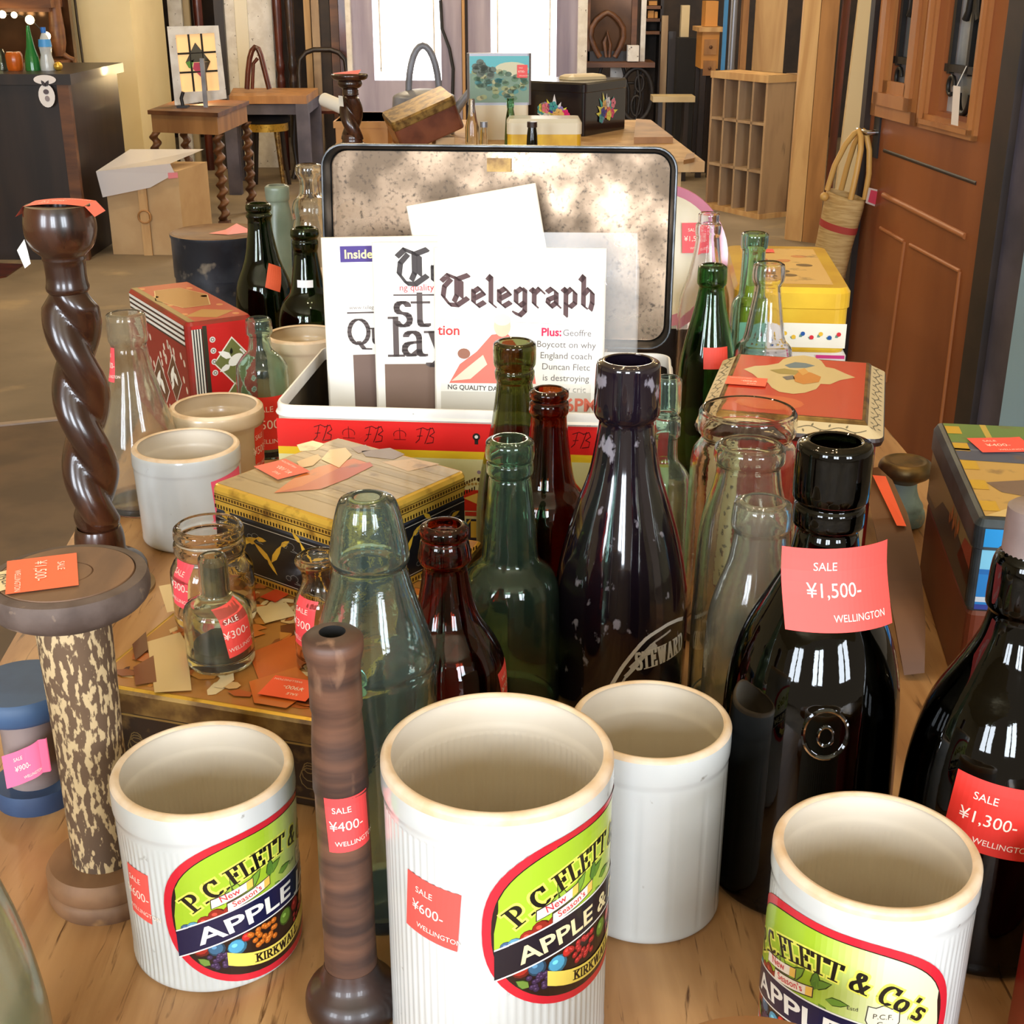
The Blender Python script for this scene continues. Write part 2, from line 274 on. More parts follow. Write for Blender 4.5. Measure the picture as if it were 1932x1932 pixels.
# ---------------------------------------------------------------- mesh builder
class MB:
    def __init__(s): s.v = []; s.f = []; s.m = []; s.sm = []; s.c = []; s.names = []
    def mi(s, name):
        if name not in s.names: s.names.append(name)
        return s.names.index(name)
    def add(s, V, Fs, name, smooth=False, col=None):
        b = len(s.v); s.v += [tuple(p) for p in V]; k = s.mi(name)
        for f in Fs: s.f.append([i + b for i in f]); s.m.append(k); s.sm.append(smooth); s.c.append(col)
        return s
    def art(s, art, fn, name='print_paper', strip=None, step=.00012):
        for P, col, ly in art.f:
            Q = [P]
            if strip and max(p[1] for p in P) - min(p[1] for p in P) > .008:
                v0_ = min(p[1] for p in P); nv = math.ceil((max(p[1] for p in P) - v0_) / .006); dv = (max(p[1] for p in P) - v0_) / nv
                Q = [half(half(P, 1, v0_ + k * dv, 1), 1, v0_ + (k + 1) * dv, -1) for k in range(nv)]; Q = [R for R in Q if len(R) > 2]
            if strip:
                us = [p[0] for p in P]; i0, i1 = math.floor(min(us) / strip), math.ceil(max(us) / strip); Q2 = []
                for i in range(i0, i1):
                    for S in Q:
                        R = half(half(S, 0, i * strip, 1), 0, (i + 1) * strip, -1)
                        if len(R) > 2: Q2.append(R)
                Q = Q2
            for R in Q: s.add([fn(p[0], p[1], step * (ly + 1)) for p in R], [list(range(len(R)))], name, False, col)
        return s
    def box(s, x0, y0, z0, x1, y1, z1, name, xf=None):
        V = [(x, y, z) for z in (z0, z1) for y in (y0, y1) for x in (x0, x1)]
        if xf: V = [xf(Vector(p)) for p in V]
        return s.add(V, [(0, 2, 3, 1), (4, 5, 7, 6), (0, 1, 5, 4), (2, 6, 7, 3), (0, 4, 6, 2), (1, 3, 7, 5)], name)
    def hexa(s, bot, top, name):   # two quads (each 4 points)
        return s.add(list(bot) + list(top), [(3, 2, 1, 0), (4, 5, 6, 7)] + [(i, (i + 1) % 4, (i + 1) % 4 + 4, i + 4) for i in range(4)], name)
    def lathe(s, segs, seg=48, rfun=None, xf=None, smooth=True):
        # segs: list of (profile [(r,z)...], material); consecutive profiles join up
        for prof, name in segs:
            V = []; Fs = []; idx = []
            for r, z in prof:
                if r < 1e-6: idx.append([len(V)]); V.append((0, 0, z))
                else:
                    idx.append(list(range(len(V), len(V) + seg)))
                    for i in range(seg):
                        t = 2 * PI * i / seg; q = rfun(r, z, t) if rfun else r; V.append((q * math.cos(t), q * math.sin(t), z))
            for A, B in zip(idx, idx[1:]):
                if len(A) == 1 and len(B) == 1: continue
                for i in range(seg):
                    j = (i + 1) % seg
                    if len(A) == 1: Fs.append((A[0], B[j], B[i]))
                    elif len(B) == 1: Fs.append((A[i], A[j], B[0]))
                    else: Fs.append((A[i], A[j], B[j], B[i]))
            if xf: V = [xf(Vector(p)) for p in V]
            s.add(V, Fs, name, smooth)
        return s
    def loft(s, w, d, r, levels, name, n=5, cap0=True, cap1=True, cx=0, cy=0, smooth=False):
        V = []; L = []
        for ins, z in levels:
            P = rr(w - 2 * ins, d - 2 * ins, max(r - ins, .0004), n); L.append(len(V)); V += [(x + cx, y + cy, z) for x, y in P]
        k = len(P); Fs = []
        for a, b in zip(L, L[1:]):
            for i in range(k): Fs.append((a + i, a + (i + 1) % k, b + (i + 1) % k, b + i))
        if cap0: Fs.append(tuple(reversed(range(k))))
        if cap1: Fs.append(tuple(range(L[-1], L[-1] + k)))
        return s.add(V, Fs, name, smooth)
    def prism(s, pts, z0, z1, name, xf=None):
        k = len(pts); V = [(x, y, z0) for x, y in pts] + [(x, y, z1) for x, y in pts]
        if xf: V = [xf(Vector(p)) for p in V]
        return s.add(V, [tuple(reversed(range(k))), tuple(range(k, 2 * k))] + [(i, (i + 1) % k, (i + 1) % k + k, i + k) for i in range(k)], name)
    def tube(s, pts, r, name, seg=8, cap=True, closed=False):
        P = [Vector(p) for p in pts]; n = len(P); V = []; Fs = []; up = None
        rs = r if isinstance(r, (list, tuple)) else [r] * n
        for i in range(n):
            if closed: t = P[(i + 1) % n] - P[i - 1]
            else: t = P[min(i + 1, n - 1)] - P[max(i - 1, 0)]
            t.normalize()
            if up is None: up = Vector((0, 0, 1)) if abs(t.z) < .9 else Vector((1, 0, 0))
            a = t.cross(up)
            if a.length < 1e-5: a = t.orthogonal()
            a.normalize(); up = a.cross(t); up.normalize()
            for k in range(seg):
                q = 2 * PI * k / seg; V.append(P[i] + a * (math.cos(q) * rs[i]) + up * (math.sin(q) * rs[i]))
        for i in range(n if closed else n - 1):
            j = (i + 1) % n
            for k in range(seg): Fs.append((i * seg + k, i * seg + (k + 1) % seg, j * seg + (k + 1) % seg, j * seg + k))
        if cap and not closed: Fs += [tuple(reversed(range(seg))), tuple(range((n - 1) * seg, n * seg))]
        return s.add(V, Fs, name, True)
    def ball(s, c, r, name, sx=1, sy=1, sz=1, n=12):
        return s.lathe([([(max(1e-9 if i in (0, n) else 0, r * math.sin(PI * i / n)) if i not in (0, n) else 0, -r * math.cos(PI * i / n)) for i in range(n + 1)], name)], seg=16,
                       xf=lambda p: Vector((p.x * sx + c[0], p.y * sy + c[1], p.z * sz + c[2])))
    def obj(s, name, parent=None, loc=None, rot=None, label=None, cat=None, group=None, kind=None):
        me = bpy.data.meshes.new(name); me.from_pydata(s.v, [], s.f)
        for n in s.names: me.materials.append(MATS[n])
        me.polygons.foreach_set('material_index', s.m); me.polygons.foreach_set('use_smooth', s.sm)
        if any(c is not None for c in s.c):
            at = me.color_attributes.new('Col', 'FLOAT_COLOR', 'CORNER'); buf = []
            for p in me.polygons: buf += list(lin(s.c[p.index] or (255, 255, 255))) * p.loop_total
            at.data.foreach_set('color', buf)
        me.update()
        if any(s.sm):
            try: me.set_sharp_from_angle(angle=math.radians(48))
            except Exception: pass
        o = bpy.data.objects.new(name, me); C.objects.link(o)
        if parent: o.parent = parent
        if loc: o.location = loc
        if rot: o.rotation_euler = (0, 0, rot) if not isinstance(rot, (tuple, list)) else rot
        for k, v in (('label', label), ('category', cat), ('group', group), ('kind', kind)):
            if v: o[k] = v
        return o
def rr(w, d, r, n=5):
    P = []
    for cx, cy, a in ((w / 2 - r, d / 2 - r, 0), (-w / 2 + r, d / 2 - r, 90), (-w / 2 + r, -d / 2 + r, 180), (w / 2 - r, -d / 2 + r, 270)):
        for i in range(n + 1):
            t = math.radians(a + 90 * i / n); P.append((cx + r * math.cos(t), cy + r * math.sin(t)))
    return P
def thing(name, label, cat, loc=(0, 0, 0), rot=0, group=None):
    o = bpy.data.objects.new(name, None); o.empty_display_size = .05; C.objects.link(o); o.location = loc
    o.rotation_euler = (0, 0, rot) if not isinstance(rot, (tuple, list)) else rot
    o['label'] = label; o['category'] = cat
    if group: o['group'] = group
    return o
def chaikin(P, it=2):
    for _ in range(it):
        Q = [P[0]]
        for a, b in zip(P, P[1:]):
            Q.append((a[0] * .75 + b[0] * .25, a[1] * .75 + b[1] * .25)); Q.append((a[0] * .25 + b[0] * .75, a[1] * .25 + b[1] * .75))
        P = Q + [P[-1]]
    return P
def catmull(P, n=4):
    Q = [P[0]]
    for i in range(len(P) - 1):
        p0, p1, p2, p3 = P[max(i - 1, 0)], P[i], P[i + 1], P[min(i + 2, len(P) - 1)]
        L = math.dist(p1, p2); k0 = min(1, L / (math.dist(p0, p1) or L or 1)); k1 = min(1, L / (math.dist(p2, p3) or L or 1))
        m1 = [(p2[j] - p0[j]) * .5 * k0 for j in (0, 1)]; m2 = [(p3[j] - p1[j]) * .5 * k1 for j in (0, 1)]
        for k in range(1, n + 1):
            t = k / n; a, b, c, d = 2 * t ** 3 - 3 * t ** 2 + 1, t ** 3 - 2 * t ** 2 + t, -2 * t ** 3 + 3 * t ** 2, t ** 3 - t ** 2
            Q.append((a * p1[0] + b * m1[0] + c * p2[0] + d * m2[0], a * p1[1] + b * m1[1] + c * p2[1] + d * m2[1]))
    return Q
def rad_at(P, z):   # radius of an outer profile at height z
    Q = sorted(P, key=lambda p: p[1])
    for a, b in zip(Q, Q[1:]):
        if a[1] <= z <= b[1]: return a[0] + (b[0] - a[0]) * ((z - a[1]) / ((b[1] - a[1]) or 1))
    return Q[-1][0] if z > Q[-1][1] else Q[0][0]

# ---------------------------------------------------------------- the table
def TX(Y, side): return (-.405 - .085 * (Y - .95)) if side < 0 else (.447 - .004 * (Y - 1.4))
tb = thing('display_table', 'long oak display table crowded with old bottles, jars and tins', 'table', (0, 0, 0))
m = MB(); y0, y1 = .335, 2.45
m.hexa([(TX(y0, -1), y0, TZ - .035), (TX(y0, 1), y0, TZ - .035), (TX(y1, 1), y1, TZ - .035), (TX(y1, -1), y1, TZ - .035)],
       [(TX(y0, -1), y0, TZ), (TX(y0, 1), y0, TZ), (TX(y1, 1), y1, TZ), (TX(y1, -1), y1, TZ)], 'table_oak'); m.obj('tabletop', tb)
for lx, ly in ((-.30, .42), (.38, .42), (-.47, 2.36), (.38, 2.36)):
    MB().box(lx - .035, ly - .035, 0, lx + .035, ly + .035, TZ - .035, 'honey_wood').obj('leg', tb)
m = MB(); m.box(-.28, .40, TZ - .13, .40, .43, TZ - .035, 'honey_wood'); m.obj('apron', tb)

# ---------------------------------------------------------------- price stickers
RED, ORG, PNK = (250, 84, 76), (252, 112, 70), (244, 96, 130)
CRM = (255, 236, 220)
def sticker(price, w, h, col=RED, faint=False):
    a = Art(); a.rect(-w / 2, -h / 2, w / 2, h / 2, col, 0); c2 = (255, 170, 150) if faint else CRM
    a.text('SALE', -.14 * w, .22 * h, .15 * h, CRM, 1); a.text(price, -.06 * w, -.10 * h, .24 * h, CRM, 1)
    a.text('WELLINGTON', .16 * w, -.38 * h, .12 * h, c2, 1)
    return a
def onto_round(P, X, Y, px, py, rot=0, stiff=None):     # puts flat art on a turned surface whose outer profile is P
    c, q = math.cos(rot), math.sin(rot); acam = math.atan2(-X, Y)
    r0 = .03
    for _ in range(3):
        sc = mpp((X, Y, TZ + .1)); axpx = CX + X / sc
        k = max(-.97, min(.97, (px - axpx) * sc / r0)); a0 = acam + math.asin(k)
        z0 = PY(px, py, Y - r0 * math.cos(math.asin(k))).z
        r0 = rad_at(P, z0 - P[0][2] if len(P[0]) > 2 else z0 - TZ)
    def fn(u, v, o):
        U, V = u * c - v * q, u * q + v * c; z = z0 + V; r = rad_at(P, z - TZ) + o; a = a0 + U / r
        if stiff:       # stiff paper: bends evenly and stands off the neck at its sides
            b = U / stiff; x, y = stiff * math.sin(b), -(r - stiff + stiff * math.cos(b)); return (x * math.cos(a0) - y * math.sin(a0), x * math.sin(a0) + y * math.cos(a0), z - TZ)
        return (r * math.sin(a), -r * math.cos(a), z - TZ)
    return fn
VES = {}
def vessel(name, label, cat, px, py, Y, prof, mo, mi=None, mr=None, wall=.0022, basepx=None, bz=TZ, it=2, seg=48, rib=None, tags=(), group=None, body='glass_body',
           solid=False, X=None, foot=.93, botw=.006, extra=None, stiff=None):
    """prof: (pixel row, half width in pixels) from the rim downwards, measured on the axis"""
    p0 = PY(px, py, Y); X = p0.x if X is None else X
    pts = []
    for qy, hw in prof:
        z = PY(px, qy, Y).z; pts.append((hw * mpp((X, Y, z)), z - bz))
    pts = [p for p in pts if p[1] > .012]
    rb = (basepx * mpp((X, Y, bz)) if basepx else pts[-1][0])
    pts = pts[::-1]                                             # base upwards
    low = [(rb * foot, 0), (rb, .003), (rb, .010)]
    out = catmull(low + pts, 4)
    rim_r, rim_z = out[-1]
    inn = [(max(r - wall, r * .35), z) for r, z in out if z > botw + .002][::-1]
    inn[0] = (rim_r - wall, rim_z)
    mi = mi or mo; mr = mr or mo
    k = max(2, len(inn) - 2)
    m = MB(); P0 = [(0, 0.0)] + out
    if solid:
        m.lathe([(P0, mo), ([out[-1], (0, rim_z + .0005)], mr)], seg, rib)
    else:
        rw = [out[-1], (rim_r - wall * .35, rim_z + wall * .22), (rim_r - wall * .7, rim_z + wall * .2), inn[0]]
        cut = [p for p in P0 if p[1] < rim_z - (.0016 if mr != mo else 0)]
        top = P0[len(cut) - 1:] if len(cut) < len(P0) else [P0[-1]]
        if mr != mo: m.lathe([(cut, mo), (top + rw[1:], mr), (inn + [(inn[-1][0] * .9, botw), (0, botw)], mi)], seg, rib)
        else: m.lathe([(P0 + rw[1:-1], mo), (rw[-2:], mo), (inn + [(inn[-1][0] * .9, botw), (0, botw)], mi)], seg, rib)
    loc = (X, Y, bz)
    if tags or extra:
        root = thing(name, label, cat, loc, 0, group); m.obj(body, root)
        for (tx, ty, wpx, hpx, price, rot, col) in tags:
            s = mpp((X, Y - rb, PY(tx, ty, Y - rb).z)); fn0 = onto_round([(r, z + bz - TZ) for r, z in out], X, Y, tx, ty, rot, stiff)
            fn = (lambda f, d: lambda u, v, o: (lambda p: (p[0], p[1], p[2] + d))(f(u, v, o)))(fn0, TZ - bz)
            w, h = wpx * s, hpx * s
            t = MB(); a = sticker(price, w, h, col) if price else Art()
            if not price: a.rect(-w / 2, -h / 2, w / 2, h / 2, col, 0)
            t.art(a, fn, 'print_paper', strip=.003, step=.0002); t.obj('price_sticker' if price else 'paper_scrap', root)
    else:
        root = m.obj(name, None, loc, None, label, cat, group)
    VES[label] = (root, X, Y, out)
    return root, X, Y, out

# ---------------------------------------------------------------- printed stoneware jam jars
def flett(product):
    a = Art(); W_, H_ = .0615, .049
    a.ell(0, 0, W_, H_, (206, 36, 52), 0, n=64, ex=2.4); a.ell(0, 0, W_ - .0042, H_ - .0042, (34, 30, 26), 1, n=64, ex=2.4)
    iw, ih = W_ - .0047, H_ - .0047
    inner = Art(); inner.ell(0, 0, iw, ih, (40, 26, 22), 2, n=64, ex=2.4); a.f += inner.f
    def arch(u): return -.0045 - .013 * (u / .055) ** 2
    for i in range(40):                                     # printed field above the band: green fading to cream
        u0, u1 = -iw + 2 * iw * i / 40, -iw + 2 * iw * (i + 1) / 40; t = min(1, max(0, (i - 17) / 12))
        col = tuple(int(p + (q - p) * t) for p, q in zip((160, 192, 46), (226, 226, 186)))
        g = lambda u: ih * max(0, 1 - (abs(u) / iw) ** 2.4) ** (1 / 2.4)
        if g(u0) + g(u1) > .001: a.conv([(u0, arch(u0)), (u1, arch(u1)), (u1, max(g(u1), arch(u1))), (u0, max(g(u0), arch(u0)))], col, 3)
    R = random.Random(3)
    def fruit(u, v, r, c):
        d = tuple(int(x * .62) for x in c); l = tuple(min(255, int(x * 1.25 + 26)) for x in c)
        a.ell(u, v, r, r, d, 4, n=12); a.ell(u - r * .1, v + r * .1, r * .82, r * .82, c, 5, n=12); a.ell(u - r * .28, v + r * .3, r * .3, r * .24, l, 6, n=8)
    for u, v, r, c in ((-.050, -.008, .0035, (70, 96, 130)), (-.046, -.007, .0042, (96, 150, 176)), (-.040, -.004, .0046, (150, 44, 30)), (-.034, -.0005, .005, (140, 40, 28)), (-.037, -.0065, .005, (226, 150, 40)),
                       (-.026, .000, .0056, (150, 42, 30)), (-.0205, -.002, .004, (120, 150, 50)), (-.015, -.001, .0036, (92, 120, 44)), (-.009, 0, .004, (110, 140, 50)), (.004, .0, .0038, (96, 124, 46)),
                       (-.044, -.021, .005, (160, 44, 34)), (-.036, -.022, .0046, (60, 100, 130)), (-.0255, -.0235, .0052, (80, 160, 196)), (-.020, -.019, .003, (200, 44, 40)), (.006, -.021, .0052, (104, 138, 50)),
                       (.016, -.020, .0046, (170, 46, 36)), (.026, -.021, .005, (196, 120, 40)), (.036, -.021, .0048, (150, 40, 30)), (.046, -.019, .0042, (90, 110, 50))): fruit(u, v, r, c)
    for i in range(22):                                     # blackberries and raspberries
        u, v = -.034 + R.uniform(-.006, .006), -.030 + R.uniform(-.0045, .0045); fruit(u, v, .0017, (62, 44, 74))
    for i in range(26):
        u, v = -.010 + R.uniform(-.009, .009), -.022 + R.uniform(-.006, .005); fruit(u, v, .0019, (196, 104, 34) if 'JAM' in product else (170, 40, 40))
    for i in range(16):
        u, v = .022 + R.uniform(-.008, .008), -.027 + R.uniform(-.003, .003); fruit(u, v, .0017, (170, 40, 44))
    for u, v, L, w, t, c in ((-.030, .006, .012, .0024, 1.2, (150, 180, 60)), (-.018, .010, .014, .003, .9, (120, 160, 56)), (-.006, .014, .012, .0028, .5, (100, 140, 50)), (-.004, .012, .012, .0026, 1.5, (84, 126, 46)),
                             (.002, .010, .011, .0024, .1, (110, 150, 56)), (-.012, .003, .010, .0024, -.4, (90, 124, 46)), (-.022, .012, .011, .002, 2.0, (150, 180, 60)), (-.040, -.032, .008, .0026, 2.5, (110, 140, 60)), (-.001, .006, .009, .002, -.8, (110, 150, 56))):
        a.leaf(u, v, L, w, t, (50, 70, 30), 5); a.leaf(u, v, L * .94, w * .8, t, c, 6)
    for (u0, v0, u1, v1, s, n) in ((-.037, .0075, -.014, .0145, 'New', 0), (-.029, .0035, -.004, .0105, "Season's", 1)):     # ribbon
        a.conv([(u0, v0 - .0032), (u1, v1 - .0032), (u1, v1 + .0032), (u0, v0 + .0032)], (60, 50, 40), 6)
        a.conv([(u0 + .0005, v0 - .0026), (u1 - .0005, v1 - .0026), (u1 - .0005, v1 + .0026), (u0 + .0005, v0 + .0026)], (248, 236, 220), 7)
        a.conv([(u1 - .004, v1 - .0036), (u1 - .0005, v1 - .0026), (u1 - .0005, v1 + .0026), (u1 - .004, v1 + .0014)], (244, 196, 90), 8)
        a.text(s, (u0 + u1) / 2 - .001, (v0 + v1) / 2 - .0016, .0056 if n == 0 else .0050, (214, 60, 70), 9, rot=math.atan2(v1 - v0, u1 - u0), bold=.01)
    sh = [(.013, .016), (.0165, .0155), (.020, .0175), (.0235, .0155), (.027, .016), (.0275, .008), (.0245, .002), (.020, -.0015), (.0155, .002), (.0125, .008)]
    a.poly([(x + .008, y - .003) for x, y in sh], (244, 236, 206), 4); a.line([(x + .008, y - .003) for x, y in sh], .0005, (60, 60, 60), 5, True)
    a.text('P.C.F.', .028, .0065, .0040, (60, 60, 60), 6); a.text('Co', .028, .0022, .0040, (60, 60, 60), 6)
    a.text('Estd', .0145, .009, .0030, (80, 80, 70), 6, rot=.05); a.text('1843', .0415, .0055, .0030, (80, 80, 70), 6, rot=-.1)
    for s in (-1, 1):
        a.line([(.028 + s * x, y - .004) for x, y in ((.008, -.001), (.011, .002), (.014, .003), (.016, .0015), (.015, 0), (.0135, .0008), (.0145, .002))], .0004, (196, 110, 96), 5)
    def wave(x, y):                                         # arched maker's name
        f = math.atan(-2 * .0235 * x / .05 ** 2); return (x - y * math.sin(f), .0225 - .0235 * (x / .05) ** 2 + y * math.cos(f))
    for dx, dy, col, ly in ((0, 0, (232, 232, 96), 4), (0, 0, (22, 22, 18), 7)):
        t = "P.C.FLETT & Co's"; k = 1 if ly == 7 else 1
        a.pen(t, 0, 0, .0102, col, ly, nib=(.17, .065) if ly == 7 else (.34, .26), sx=.80, gap=.12, warp=wave)
    n = 30                                                  # band
    for i in range(n):
        u0, u1 = -iw + 2 * iw * i / n, -iw + 2 * iw * (i + 1) / n
        for h, col, ly in ((.0092, (240, 236, 226), 8), (.0083, (26, 24, 34) if '&' in product else (24, 26, 62), 9)):
            for (q0, q1) in ((u0, u1),):
                g = ih * max(0, 1 - (min(abs(q0), abs(q1)) / iw) ** 2.4) ** .417
                if g > .008: a.conv([(q0, arch(q0) - h), (q1, arch(q1) - h), (q1, arch(q1) + h), (q0, arch(q0) + h)], col, ly)
    def bw(x, y):
        f = math.atan(-2 * .013 * (x + .004) / .055 ** 2); return (x + .004 - y * math.sin(f), arch(x + .004) - .0052 + y * math.cos(f))
    a.text(product, 0, 0, 0.0142 if '&' not in product else .0130, (244, 240, 230) if '&' not in product else (230, 214, 164), 11, fit=.095, bold=.02, warp=bw)
    def kw(x, y): return (x, -.0395 + .007 * (x / .03) ** 2 + y)
    for i in range(14):
        u0, u1 = -.031 + .062 * i / 14, -.031 + .062 * (i + 1) / 14
        a.conv([kw(u0, -.0018), kw(u1, -.0018), kw(u1, .0068), kw(u0, .0068)], (240, 214, 96), 8)
    a.pen('KIRKWALL', 0, 0, .0052, (30, 26, 20), 10, nib=(.2, .09), sx=1.05, warp=kw)
    g2 = Art()                                              # keep the print inside the label edge
    for P, c, l in a.f:
        if l < 2 or all((abs(p[0]) / (W_ - .0035)) ** 2.4 + (abs(p[1]) / (H_ - .0035)) ** 2.4 <= 1 for p in P): g2.f.append((P, c, l))
        elif l in (3, 8, 9): g2.f.append(([(p[0] * .985, p[1] * .985) for p in P], c, l))
    return g2
def jam_jar(label, px, py, Y, hw, ang, product, prof, tags=(), group=None):
    rib = lambda r, z, t: r - (.00028 * (1 - math.cos(t * 84)) if z < H_ - .021 and z > .004 and r > .03 else 0)
    H_ = PY(px, py, Y).z - TZ
    root, X, Y, P = vessel('jam_jar', label, 'jar', px, py, Y, prof, 'stoneware', 'stoneware_inside', 'raw_rim', wall=.0042, seg=336, rib=rib, it=1, tags=tags, body='jar_body', extra=True, group=group)
    R = rad_at(P, H_ * .5); z0 = (H_ - .014) - .048 if H_ > .14 else .5 * (H_ - .012 + .004)
    def fn(u, v, o):
        a = math.radians(ang) + u / R; q = rad_at(P, z0 + v) + .0003 + o; return (q * math.sin(a), -q * math.cos(a), z0 + v)
    k = min(1, (H_ - .018) / .096)
    MB().art(flett(product).xf(lambda u, v: (u, v * k)), fn, 'print_gloss', strip=.003, step=.00006).obj('paper_label', root)
    return root
jam_jar('white stoneware jam jar with apple jam label, nearest the two-ended wooden spool', 382, 1447, .60, 170, 57, 'APPLE JAM', [(1447, 167), (1452, 170), (1490, 170), (1500, 167), (1510, 166), (1700, 157)],
        [(250, 1665, 64, 118, '¥600-', -.05, (246, 92, 84))])
jam_jar('largest stoneware jar, apple and plum label and ¥600 sticker, at front centre', 938, 1415, .537, 220, 58, 'APPLE & PLUM', [(1415, 217), (1420, 220), (1465, 219), (1478, 215), (1490, 214), (1900, 200)],
        [(820, 1720, 128, 136, '¥600-', -.08, RED)])
jam_jar('tilted-looking stoneware jam jar at front right, apple jam label facing forward', 1654, 1600, .517, 192, -38, 'APPLE JAM', [(1600, 189), (1605, 192), (1640, 192), (1652, 189), (1662, 188), (1900, 180)])
def flute(r, z, t): return r * (1 - .010 * max(0, math.cos(t * 14)) ** 24) if .006 < z < .09 and r > .03 else r
vessel('stoneware_jar', 'plain white panelled stoneware jar standing behind the largest jam jar', 'jar', 1229, 1356, .635, [(1356, 148), (1361, 151), (1400, 150), (1412, 147), (1420, 147), (1640, 141)], 'stoneware', 'stoneware_inside', 'raw_rim',
       wall=.0038, seg=168, rib=flute, it=1)
vessel('stoneware_jar', 'smooth white stoneware jar with pink sticker, left of the gilt-edged tin', 'jar', 350, 838, 1.178, [(838, 97), (842, 100.5), (866, 101), (872, 99.5), (880, 99), (1000, 95)], 'stoneware', 'stoneware_inside', 'raw_rim', basepx=93, wall=.004, it=1,
       tags=[(422, 935, 84, 74, '¥500-', .1, (244, 90, 120))], body='jar_body')
vessel('stoneware_jar', 'beige stoneware jar with red sticker behind the smooth white jar', 'jar', 407, 765, 1.32, [(765, 84), (769, 88), (790, 89), (795, 87), (802, 85), (850, 83)], 'stoneware_buff', 'stoneware_buff', 'raw_rim', basepx=79, wall=.0045, it=1,
       tags=[(482, 850, 46, 92, '¥500-', 0, (236, 62, 44))], body='jar_body')
vessel('stoneware_jar', 'pale brown jar peeping out behind the open newspaper tin', 'jar', 572, 630, 1.5, [(630, 70), (633, 72), (650, 72), (657, 69), (700, 67)], 'stoneware_buff', 'stoneware_buff', 'raw_rim', basepx=62, wall=.005, it=1)

# ---------------------------------------------------------------- bottles and glass jars
B = vessel
r, X, Y, P = B('glass_bottle', 'tall black bottle with coral ¥1,500 sticker at right of centre', 'bottle', 1577, 832, .661, [(832, 58), (836, 69), (850, 72), (935, 71), (946, 62), (952, 66), (985, 66), (992, 56), (1003, 58), (1060, 70), (1120, 100), (1180, 132), (1240, 152), (1300, 161), (1380, 163), (1600, 163)], 'glass_black',
   wall=.003, seg=72, stiff=.062, tags=[(1560, 1108, 240, 156, '¥1,500-', -.035, RED)])
m = MB(); fn = onto_round(P, X, Y, 1556, 1385); a = Art()      # moulded seal on the glass
pts = [(.012 * math.cos(t * PI / 16), .014 * math.sin(t * PI / 16)) for t in range(32)]
m.tube([fn(u, v, .0002) for u, v in pts], .0012, 'glass_black', 6, closed=True); m.tube([fn(u * .34, v * .4 - .001, .0002) for u, v in pts], .0009, 'glass_black', 6, closed=True); m.obj('moulded_seal', r)
r, X, Y, P = B('glass_bottle', 'dark plum bottle with worn white lettering, tallest at the centre', 'bottle', 1186, 680, .885, [(680, 52), (683, 59), (690, 61), (775, 63), (786, 58), (790, 52), (830, 57), (890, 68), (950, 88), (1010, 106), (1070, 119), (1130, 126), (1300, 128)], 'glass_plum', wall=.003, seg=72, extra=True)
fn = onto_round(P, X, Y, 1246, 1200); a = Art()
RA = [(-.034, -.034), (-.026, -.018), (-.011, .001), (.006, .008), (.018, .008), (.026, .006)]
a.line(catmull(RA, 4), .0028, (228, 224, 222)); a.line(catmull([(u + .004, v - .0055) for u, v in RA[:4]], 4), .0016, (206, 202, 200)); a.line([(-.020, -.020), (-.012, -.012), (-.004, -.006)], .004, (214, 210, 208)); a.line([(-.024, -.027), (-.017, -.019)], .003, (214, 210, 208))
a.pen('STEWARD', .006, -.021, .0140, (232, 228, 226), 0, nib=(.15, .06), sx=.50, gap=.16, rot=.10)
MB().art(a, fn, 'print_paper', strip=.003).obj('painted_lettering', r)
r, X, Y, P = B('glass_bottle', 'dark green bottle with grey cap and ¥1,300 sticker at right edge', 'bottle', 1958, 965, .615, [(965, 46), (968, 50), (1040, 54), (1050, 62), (1062, 66), (1085, 68), (1140, 68), (1152, 60), (1200, 70), (1260, 100), (1330, 138), (1400, 158), (1470, 166), (1700, 168)], 'glass_black', wall=.003, seg=72,
   tags=[(1890, 1556, 176, 150, '¥1,300-', -.10, (228, 48, 36))])
zc = PY(1958, 965, Y).z - TZ
MB().lathe([([(0, zc + .004), (.012, zc + .004), (.0145, zc + .002), (.0145, zc - .022), (.0135, zc - .022)], 'grey_wood')], 32).obj('bottle_cap', r)
def codd(r, z, t): return r * (1 - .10 * (max(0, math.cos(t + PI / 2 - .5)) ** 6 + max(0, math.cos(t + PI / 2 + 1.9)) ** 6) * math.exp(-((z - .150) / .014) ** 2) + .02 * math.sin(3 * t) * math.exp(-((z - .13) / .03) ** 2))
r, X, Y, P = B('glass_bottle', 'aqua glass marble-stopper bottle with pinched neck behind the slim bobbin', 'bottle', 692, 938, .631, [(938, 40), (942, 52), (960, 60), (1010, 71), (1052, 76), (1064, 70), (1072, 70), (1110, 80), (1160, 96), (1210, 111), (1240, 117), (1256, 114), (1270, 116), (1400, 112), (1640, 104)], 'glass_aqua', wall=.0042, seg=72, rib=codd, extra=True)
MB().ball((-.012, -.004, .148), .0085, 'glass_teal').obj('glass_marble', r)
B('glass_bottle', 'reddish brown bottle with broad shoulders, right of the aqua bottle', 'bottle', 838, 990, .76, [(990, 40), (994, 46), (1006, 47), (1014, 43), (1020, 46), (1052, 51), (1060, 46), (1064, 42), (1110, 48), (1160, 62), (1205, 92), (1240, 108), (1290, 112)], 'glass_ruby_amber', wall=.003, seg=64,
   tags=[(958, 1290, 60, 80, '¥700-', .15, RED)])
B('glass_bottle', 'sea-green bottle with double ringed lip in front of dark green neck', 'bottle', 962, 828, .86, [(828, 38), (832, 45), (846, 47), (862, 46), (868, 42), (872, 44), (890, 44), (896, 39), (902, 40), (1000, 50), (1050, 54), (1062, 62), (1080, 82), (1110, 92), (1200, 94)], 'glass_sage', wall=.0028, seg=64)
